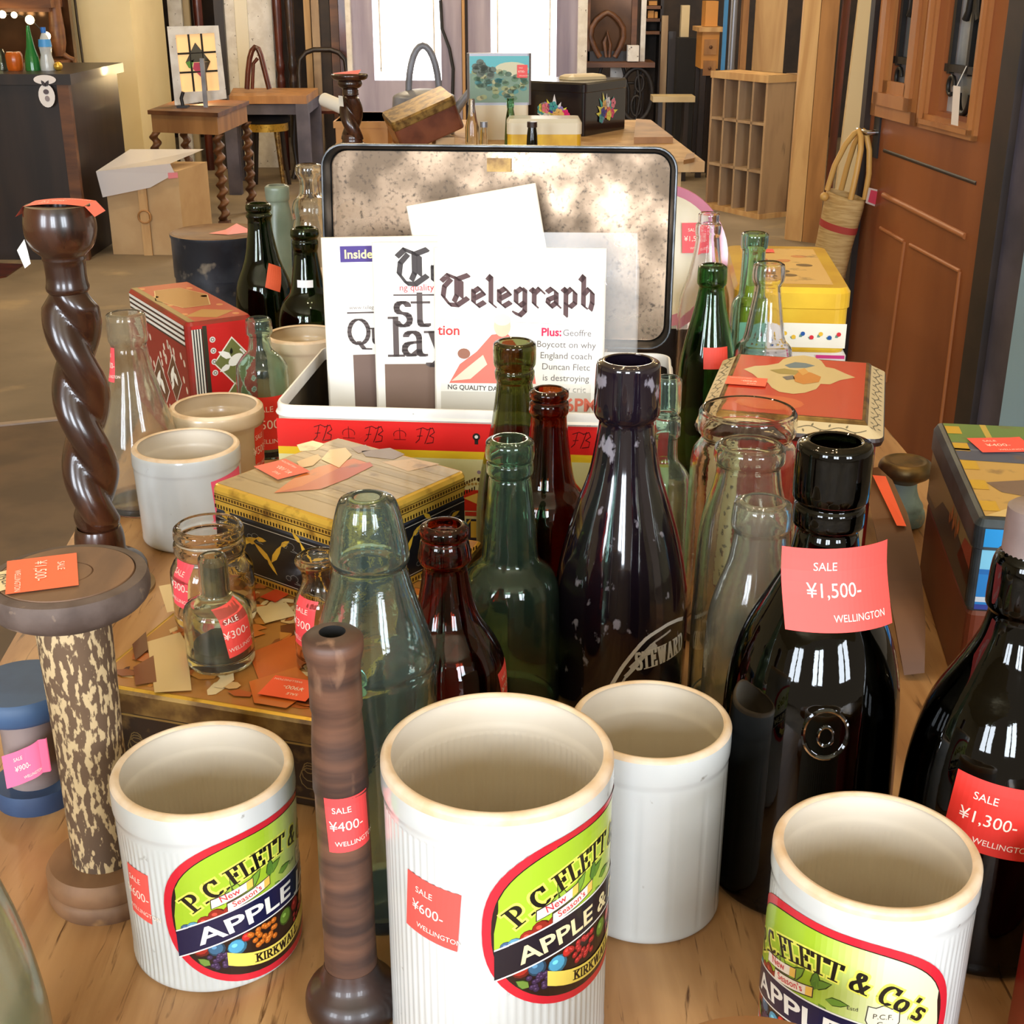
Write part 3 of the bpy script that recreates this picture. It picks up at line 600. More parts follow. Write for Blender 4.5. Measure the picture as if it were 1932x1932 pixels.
B('glass_bottle', 'olive bottle with black lip in front of the newspaper tin', 'bottle', 971, 645, 1.035, [(645, 36), (648, 40), (660, 41), (686, 40), (694, 36), (700, 38), (712, 37), (720, 34), (800, 44), (880, 62), (960, 72)], 'glass_olive', wall=.003, seg=56)
B('glass_bottle', 'orange-brown amber bottle beside the olive one, left of the plum bottle', 'bottle', 1036, 735, .95, [(735, 32), (738, 37), (748, 37), (754, 33), (758, 37), (775, 38), (784, 34), (860, 42), (910, 52), (935, 70), (970, 78)], 'glass_amber', wall=.0028, seg=56)
B('glass_bottle', 'pale aqua bottle half hidden right of the plum bottle', 'bottle', 1262, 712, 1.02, [(712, 22), (716, 25), (776, 25), (782, 21), (788, 26), (820, 26), (826, 22), (866, 24), (880, 36), (900, 48), (1000, 50)], 'glass_aqua', wall=.0026, seg=48)
B('glass_jar', 'wide-mouthed clear glass jar in front of the red patterned tin', 'jar', 1412, 772, .97, [(772, 88), (778, 92), (812, 92), (822, 84), (832, 86), (850, 98), (880, 102), (1000, 102)], 'glass_clear_warm', wall=.0026, seg=64)
B('glass_jar', 'greenish clear jar with rolled lip in front of the wide jar', 'jar', 1416, 838, .86, [(838, 60), (843, 66), (866, 67), (876, 60), (886, 60), (920, 66), (970, 80), (1020, 86), (1180, 88)], 'glass_pale_green', wall=.0028, seg=64)
B('glass_bottle', 'cloudy clear bottle with thick lip left of the tall black bottle', 'bottle', 1440, 945, .77, [(945, 44), (950, 54), (990, 57), (1002, 50), (1010, 50), (1060, 58), (1120, 78), (1170, 88), (1300, 90)], 'glass_cloudy', wall=.003, seg=64)
B('glass_bottle', 'dusty clear bell-shaped bottle with amber stain behind the twisted candlestick', 'bottle', 215, 590, 1.26, [(590, 30), (593, 36), (640, 37), (650, 33), (658, 34), (700, 40), (760, 56), (820, 72), (860, 78), (960, 74)], 'glass_dirty', wall=.0026, seg=56, X=-.374,
   tags=[(196, 685, 34, 66, '¥800-', .1, (248, 84, 92))])
B('glass_bottle', 'small square-shouldered pale aqua bottle with red sticker by the red striped tin', 'bottle', 487, 600, 1.42, [(600, 20), (603, 24), (628, 25), (634, 20), (660, 24), (672, 36), (690, 48), (800, 49)], 'glass_aqua', wall=.0026, seg=40,
   tags=[(502, 800, 62, 104, '¥500-', 0, (230, 52, 40))])
B('glass_bottle', 'green bottle with ringed lip behind the black round tin', 'bottle', 487, 384, 1.75, [(384, 21), (387, 24), (396, 24), (400, 21), (406, 25), (414, 22), (440, 24), (490, 34), (540, 52), (620, 56)], 'glass_deep_green', wall=.003, seg=40,
   tags=[(520, 525, 30, 46, '', -.4, (226, 96, 60))])
B('glass_bottle', 'frosted pale green bottle between the green bottle and round decanter', 'bottle', 522, 350, 1.9, [(350, 20), (353, 23), (376, 22), (380, 20), (420, 27), (470, 33), (560, 34)], 'glass_frosted', wall=.003, seg=40)
B('glass_bottle', 'clear round-bodied decanter left of the open tin lid', 'bottle', 582, 310, 1.78, [(310, 20), (313, 25), (326, 26), (338, 20), (352, 19), (368, 22), (380, 32), (396, 36), (412, 34), (440, 40), (520, 42)], 'glass_clear', wall=.0026, seg=48)
B('glass_bottle', 'black-green bottle with torn white scrap on its neck', 'bottle', 574, 430, 1.6, [(430, 22), (433, 26), (444, 27), (450, 23), (456, 25), (468, 24), (474, 22), (520, 28), (552, 34), (572, 50), (600, 58), (700, 58)], 'glass_deep_green', wall=.003, seg=48,
   tags=[(580, 536, 32, 14, '', 0, (226, 224, 226))])
B('glass_bottle', 'brown-black bottle mostly hidden behind the left edge of the tin lid', 'bottle', 630, 352, 1.72, [(352, 12), (354, 14), (384, 15), (390, 12), (440, 14), (500, 20), (600, 26)], 'glass_black', wall=.003, seg=40)
B('glass_bottle', 'green bottle with blackish lip right of the open tin lid', 'bottle', 1345, 500, 1.34, [(500, 23), (503, 27), (516, 28), (534, 28), (540, 24), (580, 30), (630, 42), (680, 53), (760, 56)], 'glass_green', wall=.003, seg=48,
   tags=[(1348, 676, 50, 40, '', 0, (222, 66, 46))])
B('glass_bottle', 'tall slim clear bottle with brown contents by the pink-rimmed plate', 'bottle', 1338, 402, 1.5, [(402, 18), (404, 20), (420, 20), (424, 24), (440, 24), (446, 22), (480, 26), (520, 34), (560, 46), (640, 50)], 'glass_lilac', wall=.0026, seg=48)
B('glass_bottle', 'teal-lipped slender bottle in front of the yellow tin', 'bottle', 1425, 440, 1.39, [(440, 24), (443, 26), (466, 25), (472, 22), (500, 22), (556, 24), (566, 32), (580, 36), (680, 37)], 'glass_teal', wall=.0026, seg=40)
B('glass_bottle', 'clear lilac-tinted bottle behind the red patterned tin', 'bottle', 1452, 496, 1.31, [(496, 24), (499, 29), (520, 31), (528, 30), (540, 25), (600, 33), (640, 40), (655, 52), (680, 55), (760, 55)], 'glass_lilac', wall=.0026, seg=48)
# front left, cut by the frame
r, X, Y, P = B('glass_bottle', 'pale green glass bottle cut off by the left edge at front', 'bottle', -22, 1470, .475, [(1470, 34), (1476, 42), (1520, 56), (1600, 84), (1700, 116), (1800, 140), (1930, 156)], 'glass_murky', wall=.003, seg=56, X=-.252,
   tags=[(6, 1478, 34, 46, '', 0, (250, 70, 40))])
# liquids and dirt seen through the glass
# small jars standing on the flat picture tin
PB = TZ + .067
B('glass_jar', 'clear screw-neck jar on the brown picture tin, behind the corked little bottle', 'jar', 392, 990, .8665, [(990, 60), (994, 65), (1008, 66), (1014, 62), (1020, 67), (1034, 67), (1044, 62), (1056, 70), (1072, 77), (1150, 76)], 'glass_clear_warm', wall=.0024, seg=48, bz=PB,
   tags=[(340, 1100, 44, 92, '¥300-', -.1, (250, 82, 96))])
r, X, Y, P = B('glass_bottle', 'little cloudy bottle with stained cork neck and ¥300 sticker', 'bottle', 400, 1048, .801, [(1048, 24), (1052, 27), (1100, 28), (1120, 29), (1128, 40), (1142, 60), (1160, 64), (1220, 62)], 'glass_pale_green', wall=.0022, seg=48, bz=PB,
   tags=[(446, 1194, 62, 98, '¥300-', .15, RED)])
MB().lathe([([(0, .005), (.0185, .006), (.0185, .014), (.010, .020), (0, .021)], 'sediment')], 24, lambda r, z, t: r * (1 + .06 * math.sin(3 * t))).obj('sediment', r)
MB().lathe([([(0, .050), (.0065, .050), (.007, .060), (.0068, .072), (0, .074)], 'dirt')], 20, lambda r, z, t: r * (1 + .1 * math.sin(2 * t + z * 300))).obj('cork', r)
B('glass_jar', 'little flared clear jar with red sticker left of the aqua bottle', 'jar', 600, 1048, .80, [(1048, 40), (1053, 44), (1060, 44), (1075, 34), (1096, 33), (1114, 42), (1130, 50), (1200, 52)], 'glass_clear_warm', wall=.0022, seg=48, bz=PB,
   tags=[(572, 1175, 48, 100, '¥300-', -.12, (248, 80, 84))])

# ---------------------------------------------------------------- turned wood
def turned(name, label, cat, px, py, Y, bz=TZ): p = PY(px, py, Y); return thing(name, label, cat, (p.x, Y, bz)), p.x, p.z - bz
def pr(px, Y, X, lst, bz=TZ):
    return [(hw * mpp((X, Y, PY(px, py, Y).z)), PY(px, py, Y).z - bz) for py, hw in lst]
# twisted candlestick (shared builder, scaled to each)
def candlestick(label, px, py, Y, H, cr, tr, br, turns, stick, base=True, group=None):
    t, X, h = turned('candlestick', label, 'candlestick', px, py, Y)
    h = H; k = h
    cup = [(tr * .66, .79 * k), (tr * .78, .80 * k), (tr * .70, .82 * k), (tr * .72, .868 * k), (cr * .66, .872 * k), (cr * .64, .880 * k), (cr * .72, .886 * k), (cr * .94, .902 * k), (cr * 1.06, .93 * k), (cr * 1.08, .955 * k), (cr * 1.02, .985 * k), (cr * .95, k)]
    m = MB(); m.lathe([(chaikin(cup, 1), 'dark_walnut'), ([(cr * .95, k), (cr * .5, k), (cr * .45, .96 * k), (0, .96 * k)], 'dark_walnut')], 48); m.obj('candle_cup', t)
    m = MB(); n, s = 70, 48; V = []; Fs = []
    for i in range(n + 1):
        z = (.16 + (.80 - .16) * i / n) * k; q = i / n; env = min(1, q / .07, (1 - q) / .07)
        for j in range(s):
            a = 2 * PI * j / s; b = a + q * turns * 2 * PI * .5
            rr_ = tr * (.62 + env * (.48 * abs(math.cos(b)) ** 1.15 - .06)); V.append((rr_ * math.cos(a), rr_ * math.sin(a), z))
        if i:
            for j in range(s): Fs.append(((i - 1) * s + j, (i - 1) * s + (j + 1) % s, i * s + (j + 1) % s, i * s + j))
    m.add(V, Fs, 'dark_walnut', True); m.obj('twisted_stem', t)
    bp = [(0, .008), (br, .008), (br * 1.02, .014), (br * .98, .024), (br * .8, .030), (br * .55, .034), (tr * .95, .05), (tr * .80, .062), (tr * .72, .12 * k + .012), (tr * .7, .165 * k)]
    MB().lathe([(chaikin(bp, 1), 'dark_walnut')], 48).obj('turned_base', t)
    MB().lathe([([(0, 0), (br * 1.12, 0), (br * 1.12, .003), (br * .9, .008), (0, .008)], 'felt')], 40).obj('felt_pad', t)
    return t, X, h
t, X, h = candlestick('twisted dark wood candlestick with folded orange sticker on its cup, at left', 108, 386, 1.058, PY(108, 386, 1.058).z - TZ, .0262, .0225, .038, 3.3, True)
m = MB(); a = sticker('¥1,500-', .076, .030, (250, 100, 76))
def fold(u, v, o):
    d = max(0, abs(u) - .027); return (u * .9 if d == 0 else math.copysign(.0243 + d * .62, u), -v + .006, h + .0015 + o - .00045 * (u / .01) ** 2 * .6 - d * .55)
m.art(a, fold, 'print_paper', strip=.003, step=.0003); m.obj('price_sticker', t)
m = MB(); m.add([(-.0275, -.006, h - .026), (-.033, -.010, h - .034), (-.028, -.012, h - .048), (-.0225, -.013, h - .044), (-.0235, -.013, h - .034)], [(0, 1, 2, 3, 4)], 'white_paper'); m.obj('paper_scrap', t)

# big wooden spool
Y = .642; t, X, h = turned('wooden_spool', 'large worn wooden spool with orange ¥1,500 sticker on its flange', 'spool', 125, 1082, Y)
m = MB(); m.lathe([([(0, 0), (.0325, 0), (.034, .004), (.034, .010), (.0325, .0115), (.0335, .014), (.0335, .021), (.031, .025), (0, .025)], 'spool_flange')], 56); m.obj('lower_flange', t)
m = MB(); m.lathe([([(.0185, .024), (.0182, .03), (.0185, .10), (.0200, h - .03), (.0212, h - .022)], 'worn_spool')], 48); m.obj('spool_core', t)
m = MB(); m.lathe([(chaikin([(.020, h - .026), (.026, h - .024), (.038, h - .018), (.0425, h - .013), (.0430, h - .006), (.0415, h - .001)], 1), 'spool_rim'), ([(.0415, h - .001), (.036, h), (.0355, h - .0012)], 'spool_rim'), ([(.0355, h - .0012), (.035, h + .0004), (.014, h + .0004), (.0137, h - .0004), (.013, h + .0004), (.005, h + .0004)], 'spool_flange'), ([(.005, h + .0004), (.0045, h - .01), (0, h - .01)], 'black_hole')], 64); m.obj('upper_flange', t)
def onflat(cx, cy, z, rot, tilt=0):
    c, q = math.cos(rot), math.sin(rot); return lambda u, v, o: (cx + u * c - v * q, cy + u * q + v * c, z + o + tilt * u)
MB().art(sticker('¥1,500-', .044, .036, (252, 108, 64)), onflat(-.012, -.002, h + .001, PI / 2 + PI + .32, 0), 'print_paper', step=.0003).obj('price_sticker', t)
a = Art(); a.rect(-.012, -.009, .012, .009, (236, 214, 168)); a.text('¥250', 0, -.003, .008, (70, 66, 58), 1); MB().art(a, onflat(-.029, -.010, h + .0006, PI - .9), 'print_paper', step=.0002).obj('paper_label', t)

# slim bobbin
Y = .546; t, X, h = turned('wooden_bobbin', 'slim upright dark wooden bobbin with ¥400 sticker at front', 'bobbin', 627, 1196, Y)
L = pr(627, Y, X, [(1196, 50), (1203, 58), (1222, 58), (1245, 52), (1256, 50), (1330, 50), (1340, 47), (1400, 51), (1480, 53), (1490, 50), (1600, 50), (1690, 50), (1760, 49), (1850, 50)])
m = MB(); m.lathe([(L[::-1] + [(.0062, h + .0012)], 'bobbin_wood'), ([(.0062, h + .0012), (.0045, h - .008), (0, h - .009)], 'black_hole')], 48); m.obj('bobbin_shaft', t)
MB().lathe([(chaikin([(0, 0), (.0235, 0), (.0245, .004), (.0245, .011), (.022, .016), (.016, .021), (L[-1][0], .030)], 1), 'bobbin_dark')], 48).obj('bobbin_foot', t)
fn = onto_round(L[::-1], X, Y, 662, 1556, .05); MB().art(sticker('¥400-', .0235, .031, (248, 74, 74)), fn, 'print_paper', strip=.002, step=.0002).obj('price_sticker', t)

# blue-ended bobbin at the left edge
Y = .74; p = PY(8, 1288, Y); t = thing('wooden_bobbin', 'blue-ended wooden bobbin with pink ¥900 sticker behind the large spool', 'bobbin', (-.312, Y, TZ))
h = p.z - TZ
MB().lathe([([(0, h - .016), (.031, h - .016), (.0335, h - .013), (.0335, h - .003), (.031, h), (0, h)], 'blue_wood')], 40).obj('upper_flange', t)
MB().lathe([([(.017, .01), (.017, h - .016)], 'grey_wood')], 32).obj('bobbin_shaft', t)
MB().lathe([([(0, 0), (.026, 0), (.027, .008), (.026, .014), (0, .014)], 'blue_wood')], 32).obj('lower_flange', t)
fn = lambda u, v, o: (.0178 * math.sin(.35 + u * .8 / .0178) + .004 * (u > .016), -.020 - abs(u) * .1 - .006 * math.cos(u * 60) - o, .040 + v + u * .35)
MB().art(sticker('¥900-', .040, .024, (248, 110, 150)), fn, 'print_paper', strip=.002, step=.0003).obj('price_sticker', t)
# pale spool whose rim just shows at the bottom of the frame
t = thing('wooden_spool', 'pale honey wooden spool, only its rim showing at the bottom edge', 'spool', (.098, .388, TZ)); h = .097
MB().lathe([([(0, h - .014), (.047, h - .014), (.05, h - .011), (.05, h - .003), (.047, h), (.008, h), (.007, h - .008), (0, h - .008)], 'honey_wood')], 56).obj('upper_flange', t)
MB().lathe([([(.018, .012), (.018, h - .014)], 'spool_flange')], 32).obj('spool_core', t); MB().lathe([([(0, 0), (.045, 0), (.046, .010), (.044, .012), (0, .012)], 'honey_wood')], 48).obj('lower_flange', t)

# brass door knob
Y = 1.21; p = PY(1710, 872, Y); h = p.z - TZ; t = thing('door_knob', 'old brass door knob with pale blue stem beside the red tin', 'knob', (p.x, Y, TZ))
MB().lathe([(chaikin([(0, 0), (.022, 0), (.024, .006), (.023, .014), (.0205, .016), (.021, .020), (.0165, .026), (.013, .036), (.0125, .044)], 1), 'verdigris')], 40).obj('stem', t)
MB().lathe([(chaikin([(.0125, .043), (.016, .046), (.0245, .051), (.0265, .057), (.0245, .063), (.020, .066), (.017, .0645), (.008, .0655), (0, .066)], 1), 'brass_old')], 48).obj('knob_head', t)

# ---------------------------------------------------------------- tins
def ON(px, py, z, cx, cy, rot):     # where a sight line meets a lid, in the lid's own axes
    p = PZ(px, py, z); c, q = math.cos(rot), math.sin(rot); x, y = p.x - cx, p.y - cy; return (x * c + y * q, -x * q + y * c)
def frame(o, rot, w, d):     # centre of a box whose near-left corner is o
    c, q = math.cos(rot), math.sin(rot); return (o[0] + c * w / 2 - q * d / 2, o[1] + q * w / 2 + c * d / 2)
# open newspaper tin
FBr = -.09; FBw, FBd, FBh = .352, .205, .150
cx, cy_ = frame((-.2105, 1.118), FBr, FBw, FBd)
t = thing('biscuit_tin', 'large open cream tin with red monogram band, holding newspapers', 'tin', (cx, cy_, TZ), FBr)
m = MB(); m.loft(FBw, FBd, .018, [(.0, 0), (0, FBh - .011)], 'cream_glaze', 6, True, False)
m.loft(FBw, FBd, .018, [(.0015, FBh - .011), (.0022, .003)], 'tin_inside', 6, False, True); m.obj('tin_body', t)
m = MB(); m.loft(FBw, FBd, .018, [(0, FBh - .0115), (-.0018, FBh - .011), (-.0024, FBh - .0098), (-.0018, FBh - .0086), (-.0004, FBh - .0078), (-.0004, FBh - .0015), (.0005, FBh), (.0022, FBh), (.003, FBh - .003), (.003, FBh - .0115)], 'white_paint', 6, False, False, smooth=True); m.obj('rolled_rim', t)
a = Art(); w2 = FBw / 2 - .002; zb = FBh - .012
a.rect(-w2, zb - .026, w2, zb, (214, 34, 30)); a.rect(-w2, zb - .033, w2, zb - .026, (232, 190, 40)); a.rect(-w2, .002, w2, zb - .033, (222, 214, 158))
for i in range(-4, 5):
    u = i * .0457 + .004; f0 = len(a.f)
    if abs(u) > w2 - .02: continue
    if i == 0: continue
    a.line([(u - .008, zb - .007), (u + .000, zb - .005), (u + .005, zb - .0065)], .0007, (70, 14, 12), 1); a.line([(u - .002, zb - .006), (u - .005, zb - .016), (u - .009, zb - .019)], .0009, (70, 14, 12), 1); a.line([(u - .007, zb - .013), (u - .001, zb - .0125)], .0007, (70, 14, 12), 1)
    a.line([(u + .009, zb - .005), (u + .006, zb - .012), (u + .002, zb - .0195)], .0009, (70, 14, 12), 1); a.line([(u + .005, zb - .007), (u + .012, zb - .005), (u + .014, zb - .009), (u + .008, zb - .0125), (u + .013, zb - .014), (u + .012, zb - .0185), (u + .004, zb - .0195)], .0008, (70, 14, 12), 1)
    a.f[f0:] = [([(u + (x - u - .002) * .72, y) for x, y in P], c, l) for P, c, l in a.f[f0:]]
    k = u + .0235
    if abs(k) < w2 - .01 and i not in (-1,):
        a.line([(k - .005, zb - .0165), (k + .005, zb - .0165)], .0006, (110, 16, 14), 1); a.line(arcp(k, zb - .012, .0055, .004, 200, -20, 8), .0006, (110, 16, 14), 1); a.line([(k, zb - .006), (k, zb - .016)], .0006, (110, 16, 14), 1)
a.ell(.004, zb - .012, .0034, .0034, (40, 34, 30), 1, n=12); a.rect(.0024, zb - .019, .0056, zb - .012, (40, 34, 30), 1); a.ell(.004, zb - .012, .0016, .0016, (214, 204, 196), 2, n=8)
q = .006; a.ell(q, zb - .045, .0018, .0018, (150, 130, 150), 1, n=10); a.ell(q, zb - .052, .002, .002, (60, 40, 20), 1, n=10)
for i in range(15): a.ell(q - .022 + i * .0032, zb - .060 + .004 * math.sin(PI * i / 14), .0013, .0013, (180, 140, 60), 1, n=8)
a.conv([(q - .02, zb - .062), (q + .02, zb - .062), (q + .014, zb - .082), (q - .014, zb - .082)], (206, 50, 32), 1); a.conv([(q - .014, zb - .070), (q, zb - .064), (q + .014, zb - .07), (q, zb - .076)], (230, 190, 90), 2)
a.rect(q - .013, zb - .087, q + .013, zb - .083, (196, 60, 40), 1); a.conv([(q - .012, zb - .090), (q + .012, zb - .090), (q + .012, zb - .110), (q, zb - .122), (q - .012, zb - .110)], (34, 36, 60), 1); a.rect(q - .008, zb - .108, q, zb - .092, (216, 180, 70), 2); a.rect(q, zb - .108, q + .008, zb - .092, (206, 90, 40), 2)
MB().art(a, lambda u, v, o: (u, -FBd / 2 - o, v), 'print_clean', step=.0002).obj('printed_front', t)
# the lid, standing open on its back hinge
LH = .196; lt = math.radians(6)
lidw, lidh, lidd = FBw * .985 + .004, LH, .030
m = MB(); lx = lambda p: Vector((p.x, FBd / 2 + .006 + p.z * math.cos(lt) + (p.y + lidh / 2) * math.sin(lt), FBh + .002 + (p.y + lidh / 2) * math.cos(lt) - p.z * math.sin(lt)))
def lofted(levels, name, cap1=False, r=.022):
    b = len(m.v); m.loft(lidw, lidh, r, levels, name, 7, False, cap1, smooth=not cap1); m.v[b:] = [tuple(lx(Vector(p))) for p in m.v[b:]]
lofted([(.006, .024), (.0035, .010), (.0025, .003), (.0012, .0005), (0, .0005), (-.001, .003), (0, .026), (.004, .030)], 'lid_edge')
lofted([(.0062, .020), (.0062, .0235)], 'lid_metal', True); lofted([(.004, .030), (.0041, .0305)], 'lid_edge', True)
m.obj('lid', t)
m = MB(); m.box(-.012, -.0015, -.005, .012, .0015, .008, 'old_gold', lambda p: lx(Vector((p.x, lidh / 2 - .020 + p.z, .019 + p.y)))); m.obj('clasp', t)
def up(a, k=.072, du=0): return a.xf(lambda u, v: (u + du, v + k))
# newspapers in a clear sleeve: three folded papers, each its own
def paper(label, c0, cx1, z0, z1, tilt_x, rotz, art, thick=.007):
    art.f.insert(0, ([(-cx1 / 2 + .002, .002), (cx1 / 2 - .002, .002), (cx1 / 2 - .002, z1 - .003), (-cx1 / 2 + .002, z1 - .003)], (240, 236, 226), -.5))
    t = thing('newspaper', label, 'newspaper', (c0[0], c0[1], z0), (-tilt_x, 0, rotz)); w, h = cx1, z1
    m = MB(); m.loft(w, thick, .0034, [(0, 0), (0, h)], 'newsprint', 4); m.obj('folded_sheets', t)
    MB().art(art, lambda u, v, o: (u, -thick / 2 - o, v), 'print_news', step=.00015).obj('front_page', t); return t
INK, REDI = (88, 76, 74), (220, 64, 70)
zb = TZ + .004
a = Art(); w = .16
a.rect(-.060, .168, -.026, .183, (74, 58, 128)); a.text('Inside', -.043, .1715, .0115, (250, 236, 160), 1, bold=.02); a.rect(-.026, .168, -.006, .183, (196, 176, 186)); a.text('Fu', -.016, .1715, .0115, (240, 226, 226), 1)
a.text('www.telegraph', -.037, .1235, .0055, (150, 140, 136)); a.rect(-.056, .1195, .0, .121, INK); a.pen('Quay', -.056, .090, .024, INK, nib=(.16, .06), align=0); a.rect(-.052, .012, .04, .080, (116, 94, 84))
paper('newspaper at the back left of the tin, blue Inside box on top', (-.100, 1.232), .155, zb, .270, .10, .10, up(a, .079))
a = Art(); a.pen('Te', -.048, .130, .034, (66, 60, 60), font=BL, nib=(.15, .05), ang=-.7, align=0); a.text('ng quality', -.030, .1255, .0085, REDI); a.rect(-.052, .1205, .01, .122, INK)
a.pen('st v', -.052, .092, .036, INK, nib=(.15, .06), align=0); a.pen('lay', -.056, .064, .036, INK, nib=(.15, .06), align=0); a.rect(-.062, .01, .02, .056, (122, 98, 84))
paper('middle newspaper with large headline letters, overlapped by front paper', (-.050, 1.213), .160, zb, .268, .11, .03, up(a, .098, -.009))
a = Art()
a.pen('Telegraph', -.073, .120, .0295, (86, 62, 62), font=BL, nib=(.16, .05), ang=-.7, align=0, sx=1.02); 
for i, ch in enumerate('LER EVERY DA'): a.text(ch, -.070 + i * .0135, .1475 - i * .0006, .0075, (206, 198, 196))
a.line([(-.075, .108), (.07, .1035)], .0005, (190, 180, 178)); a.text('tion', -.066, .0935, .013, (216, 60, 60), bold=.02)
a.text('Plus:', .030, .0935, .0105, (222, 40, 84), bold=.03); 
for i, s in enumerate(('Geoffre', 'Boycott on why', 'England coach', 'Duncan Fletc', 'is destroying', 'county cric')):
    a.text(s, .054 if i == 0 else .044, .0935 - i * .0105 - (.0005 if i else 0), .0086, (120, 112, 110), rot=-.02)
a.poly([(-.066, .048), (-.056, .066), (-.040, .078), (-.026, .094), (-.012, .096), (.004, .080), (.014, .062), (.016, .048)], (222, 112, 96)); a.ell(-.016, .102, .008, .010, (236, 190, 160), 1); a.ell(-.016, .108, .008, .0055, (232, 214, 190), 2); a.ell(.010, .074, .005, .007, (120, 76, 64), 1)
a.conv([(-.064, .05), (-.05, .062), (-.034, .075), (-.030, .066), (-.046, .052)], (240, 200, 176), 1); a.ell(-.052, .076, .006, .005, (150, 100, 80), 2)
a.rect(-.074, .040, .068, .048, (232, 226, 214), 1); a.text('NG QUALITY DAILY', -.040, .0415, .0062, (80, 74, 72), 2, bold=.02, rot=-.03); a.rect(-.074, .012, .068, .040, (206, 200, 186)); a.text('2-6PM', .052, .0225, .017, (216, 110, 86), 1, bold=.03)
paper('front newspaper with blackletter masthead, standing in the open tin', (.006, 1.192), .160, zb, .266, .13, -.04, up(a, .092))
m = MB(); m.loft(.19, .0092, .004, [(.001, .006), (.0, .03), (.0, .25), (.003, .284)], 'plastic_film', 4, True, False)
m.obj('plastic_sleeve', None, (.022, 1.192, zb - .004), (-.13, 0, -.04), 'clear crinkled plastic sleeve around the front newspaper', 'sleeve')
m = MB(); m.loft(.125, .009, .0035, [(0, 0), (0, .298)], 'newsprint', 4)
m.obj('newspaper', None, (.012, 1.251, zb + .012), (-.10, -.17, .03), 'hindmost white newspaper standing tallest against the lid', 'newspaper')

# black and gilt tin with a sailing boat on the lid
TB = TZ + .067
rot = math.radians(-37); w = d = .141; H_ = .072
cxk, cyk = -.1335, .966
t = thing('square_tin', 'black tin with gilt edges, flying birds and red sailing boat lid', 'tin', (cxk, cyk, TB), rot)
m = MB(); m.loft(w, d, .006, [(.002, 0), (.001, .002), (.001, H_ - .019)], 'tin_black', 4); m.obj('tin_body', t)
m = MB(); m.loft(w, d, .007, [(.0015, H_ - .020), (-.0002, H_ - .019), (-.0002, H_ - .004), (.0015, H_ - .0008), (.004, H_)], 'gilt', 4, True, True, smooth=False); m.obj('lid', t)
def birds(W_):
    a = Art(); G = (214, 168, 50)
    a.rect(-W_, .004, W_, H_ - .022, (24, 24, 26)); a.rect(-W_, .0, W_, .006, (190, 146, 50), 1); a.rect(-W_, .0072, W_, .0078, (200, 190, 170), 1); a.rect(-W_, H_ - .0245, W_, H_ - .024, (200, 190, 170), 1)
    for i in range(44): a.rect(-W_ + i * .0034, .0012, -W_ + i * .0034 + .0018, .0042, (70, 44, 16), 2)
    for bx, by, s, r in ((-.042, .030, 1, -.3), (-.008, .022, 1, .25), (.034, .031, .9, -.2), (-.060, .016, .6, .3), (.058, .016, .7, .1)):
        a0 = Art(); a0.leaf(0, 0, .022 * s, .0026 * s, 2.3, G); a0.leaf(-.013 * s, .015 * s, .012 * s, .0022 * s, 2.7, G); a0.leaf(0, 0, .022 * s, .0026 * s, .7, G); a0.leaf(.015 * s, .013 * s, .012 * s, .002 * s, .35, G); a0.leaf(-.004 * s, .004 * s, .016 * s, .0018 * s, -1.1, G)
        c, q_ = math.cos(r), math.sin(r); a.f += [([(bx + x * c - y * q_, by + x * q_ + y * c) for x, y in P], cc, 1) for P, cc, l in a0.f]
    for bx, by in ((-.026, .038), (.014, .014), (-.046, .012), (.050, .040), (.012, .040)): a.line(arcp(bx - .004, by, .003, .002, 0, 300, 6) + arcp(bx + .002, by + .001, .004, .0028, 180, -60, 6) + [(bx + .010, by - .003), (bx + .002, by - .003)], .0004, (130, 130, 124), 1)
    b = Art()
    for i in range(46): b.rect(-W_ + i * .0032, H_ - .0105, -W_ + i * .0032 + .0022, H_ - .008, (90, 60, 20), 0)
    for i in range(46): b.rect(-W_ + i * .0032, H_ - .0185, -W_ + i * .0032 + .0016, H_ - .0155, (40, 26, 10), 0)
    b.rect(-W_, H_ - .0122, W_, H_ - .0114, (60, 38, 14), 0); b.rect(-W_, H_ - .0072, W_, H_ - .0066, (60, 38, 14), 0)
    return a, b
a, b = birds(w / 2 - .004)
m = MB(); m.art(a, lambda u, v, o: (u, -d / 2 + .0008 - o, v), 'print_gilt'); m.art(b, lambda u, v, o: (u, -d / 2 - .0001 - o, v), 'print_gilt'); m.obj('printed_front', t)
m = MB(); m.art(a, lambda u, v, o: (w / 2 - .0008 + o, u, v), 'print_gilt'); m.art(b, lambda u, v, o: (w / 2 + .0001 + o, u, v), 'print_gilt'); m.obj('printed_side', t)
a = Art(); W2 = w / 2 - .004
a.rect(-W2, -W2, W2, W2, (168, 144, 104))
for i in range(9): a.rect(-W2, -W2 + .02 + i * .012, W2, -W2 + .027 + i * .012, (176, 152, 112) if i % 2 else (158, 136, 98), 1)
a.ell(-.030, .045, .018, .012, (226, 202, 150), 2); a.ell(.040, .042, .026, .010, (122, 96, 76), 2); a.rect(.015, .035, .066, .040, (136, 108, 84), 2)
LU = lambda px, py: ON(px, py, TB + H_, cxk, cyk, rot)
def lp(P, c, ly): a.poly([LU(*p) for p in P], c, ly)
a.f = a.f[:1] + [q for q in a.f if q[2] == 1]
lp([(517, 931), (556, 902), (600, 882), (668, 866), (702, 877), (652, 904), (600, 924)], (206, 112, 50), 3); lp([(520, 931), (570, 918), (640, 884), (698, 873), (704, 880), (656, 904), (606, 924)], (186, 84, 44), 4)
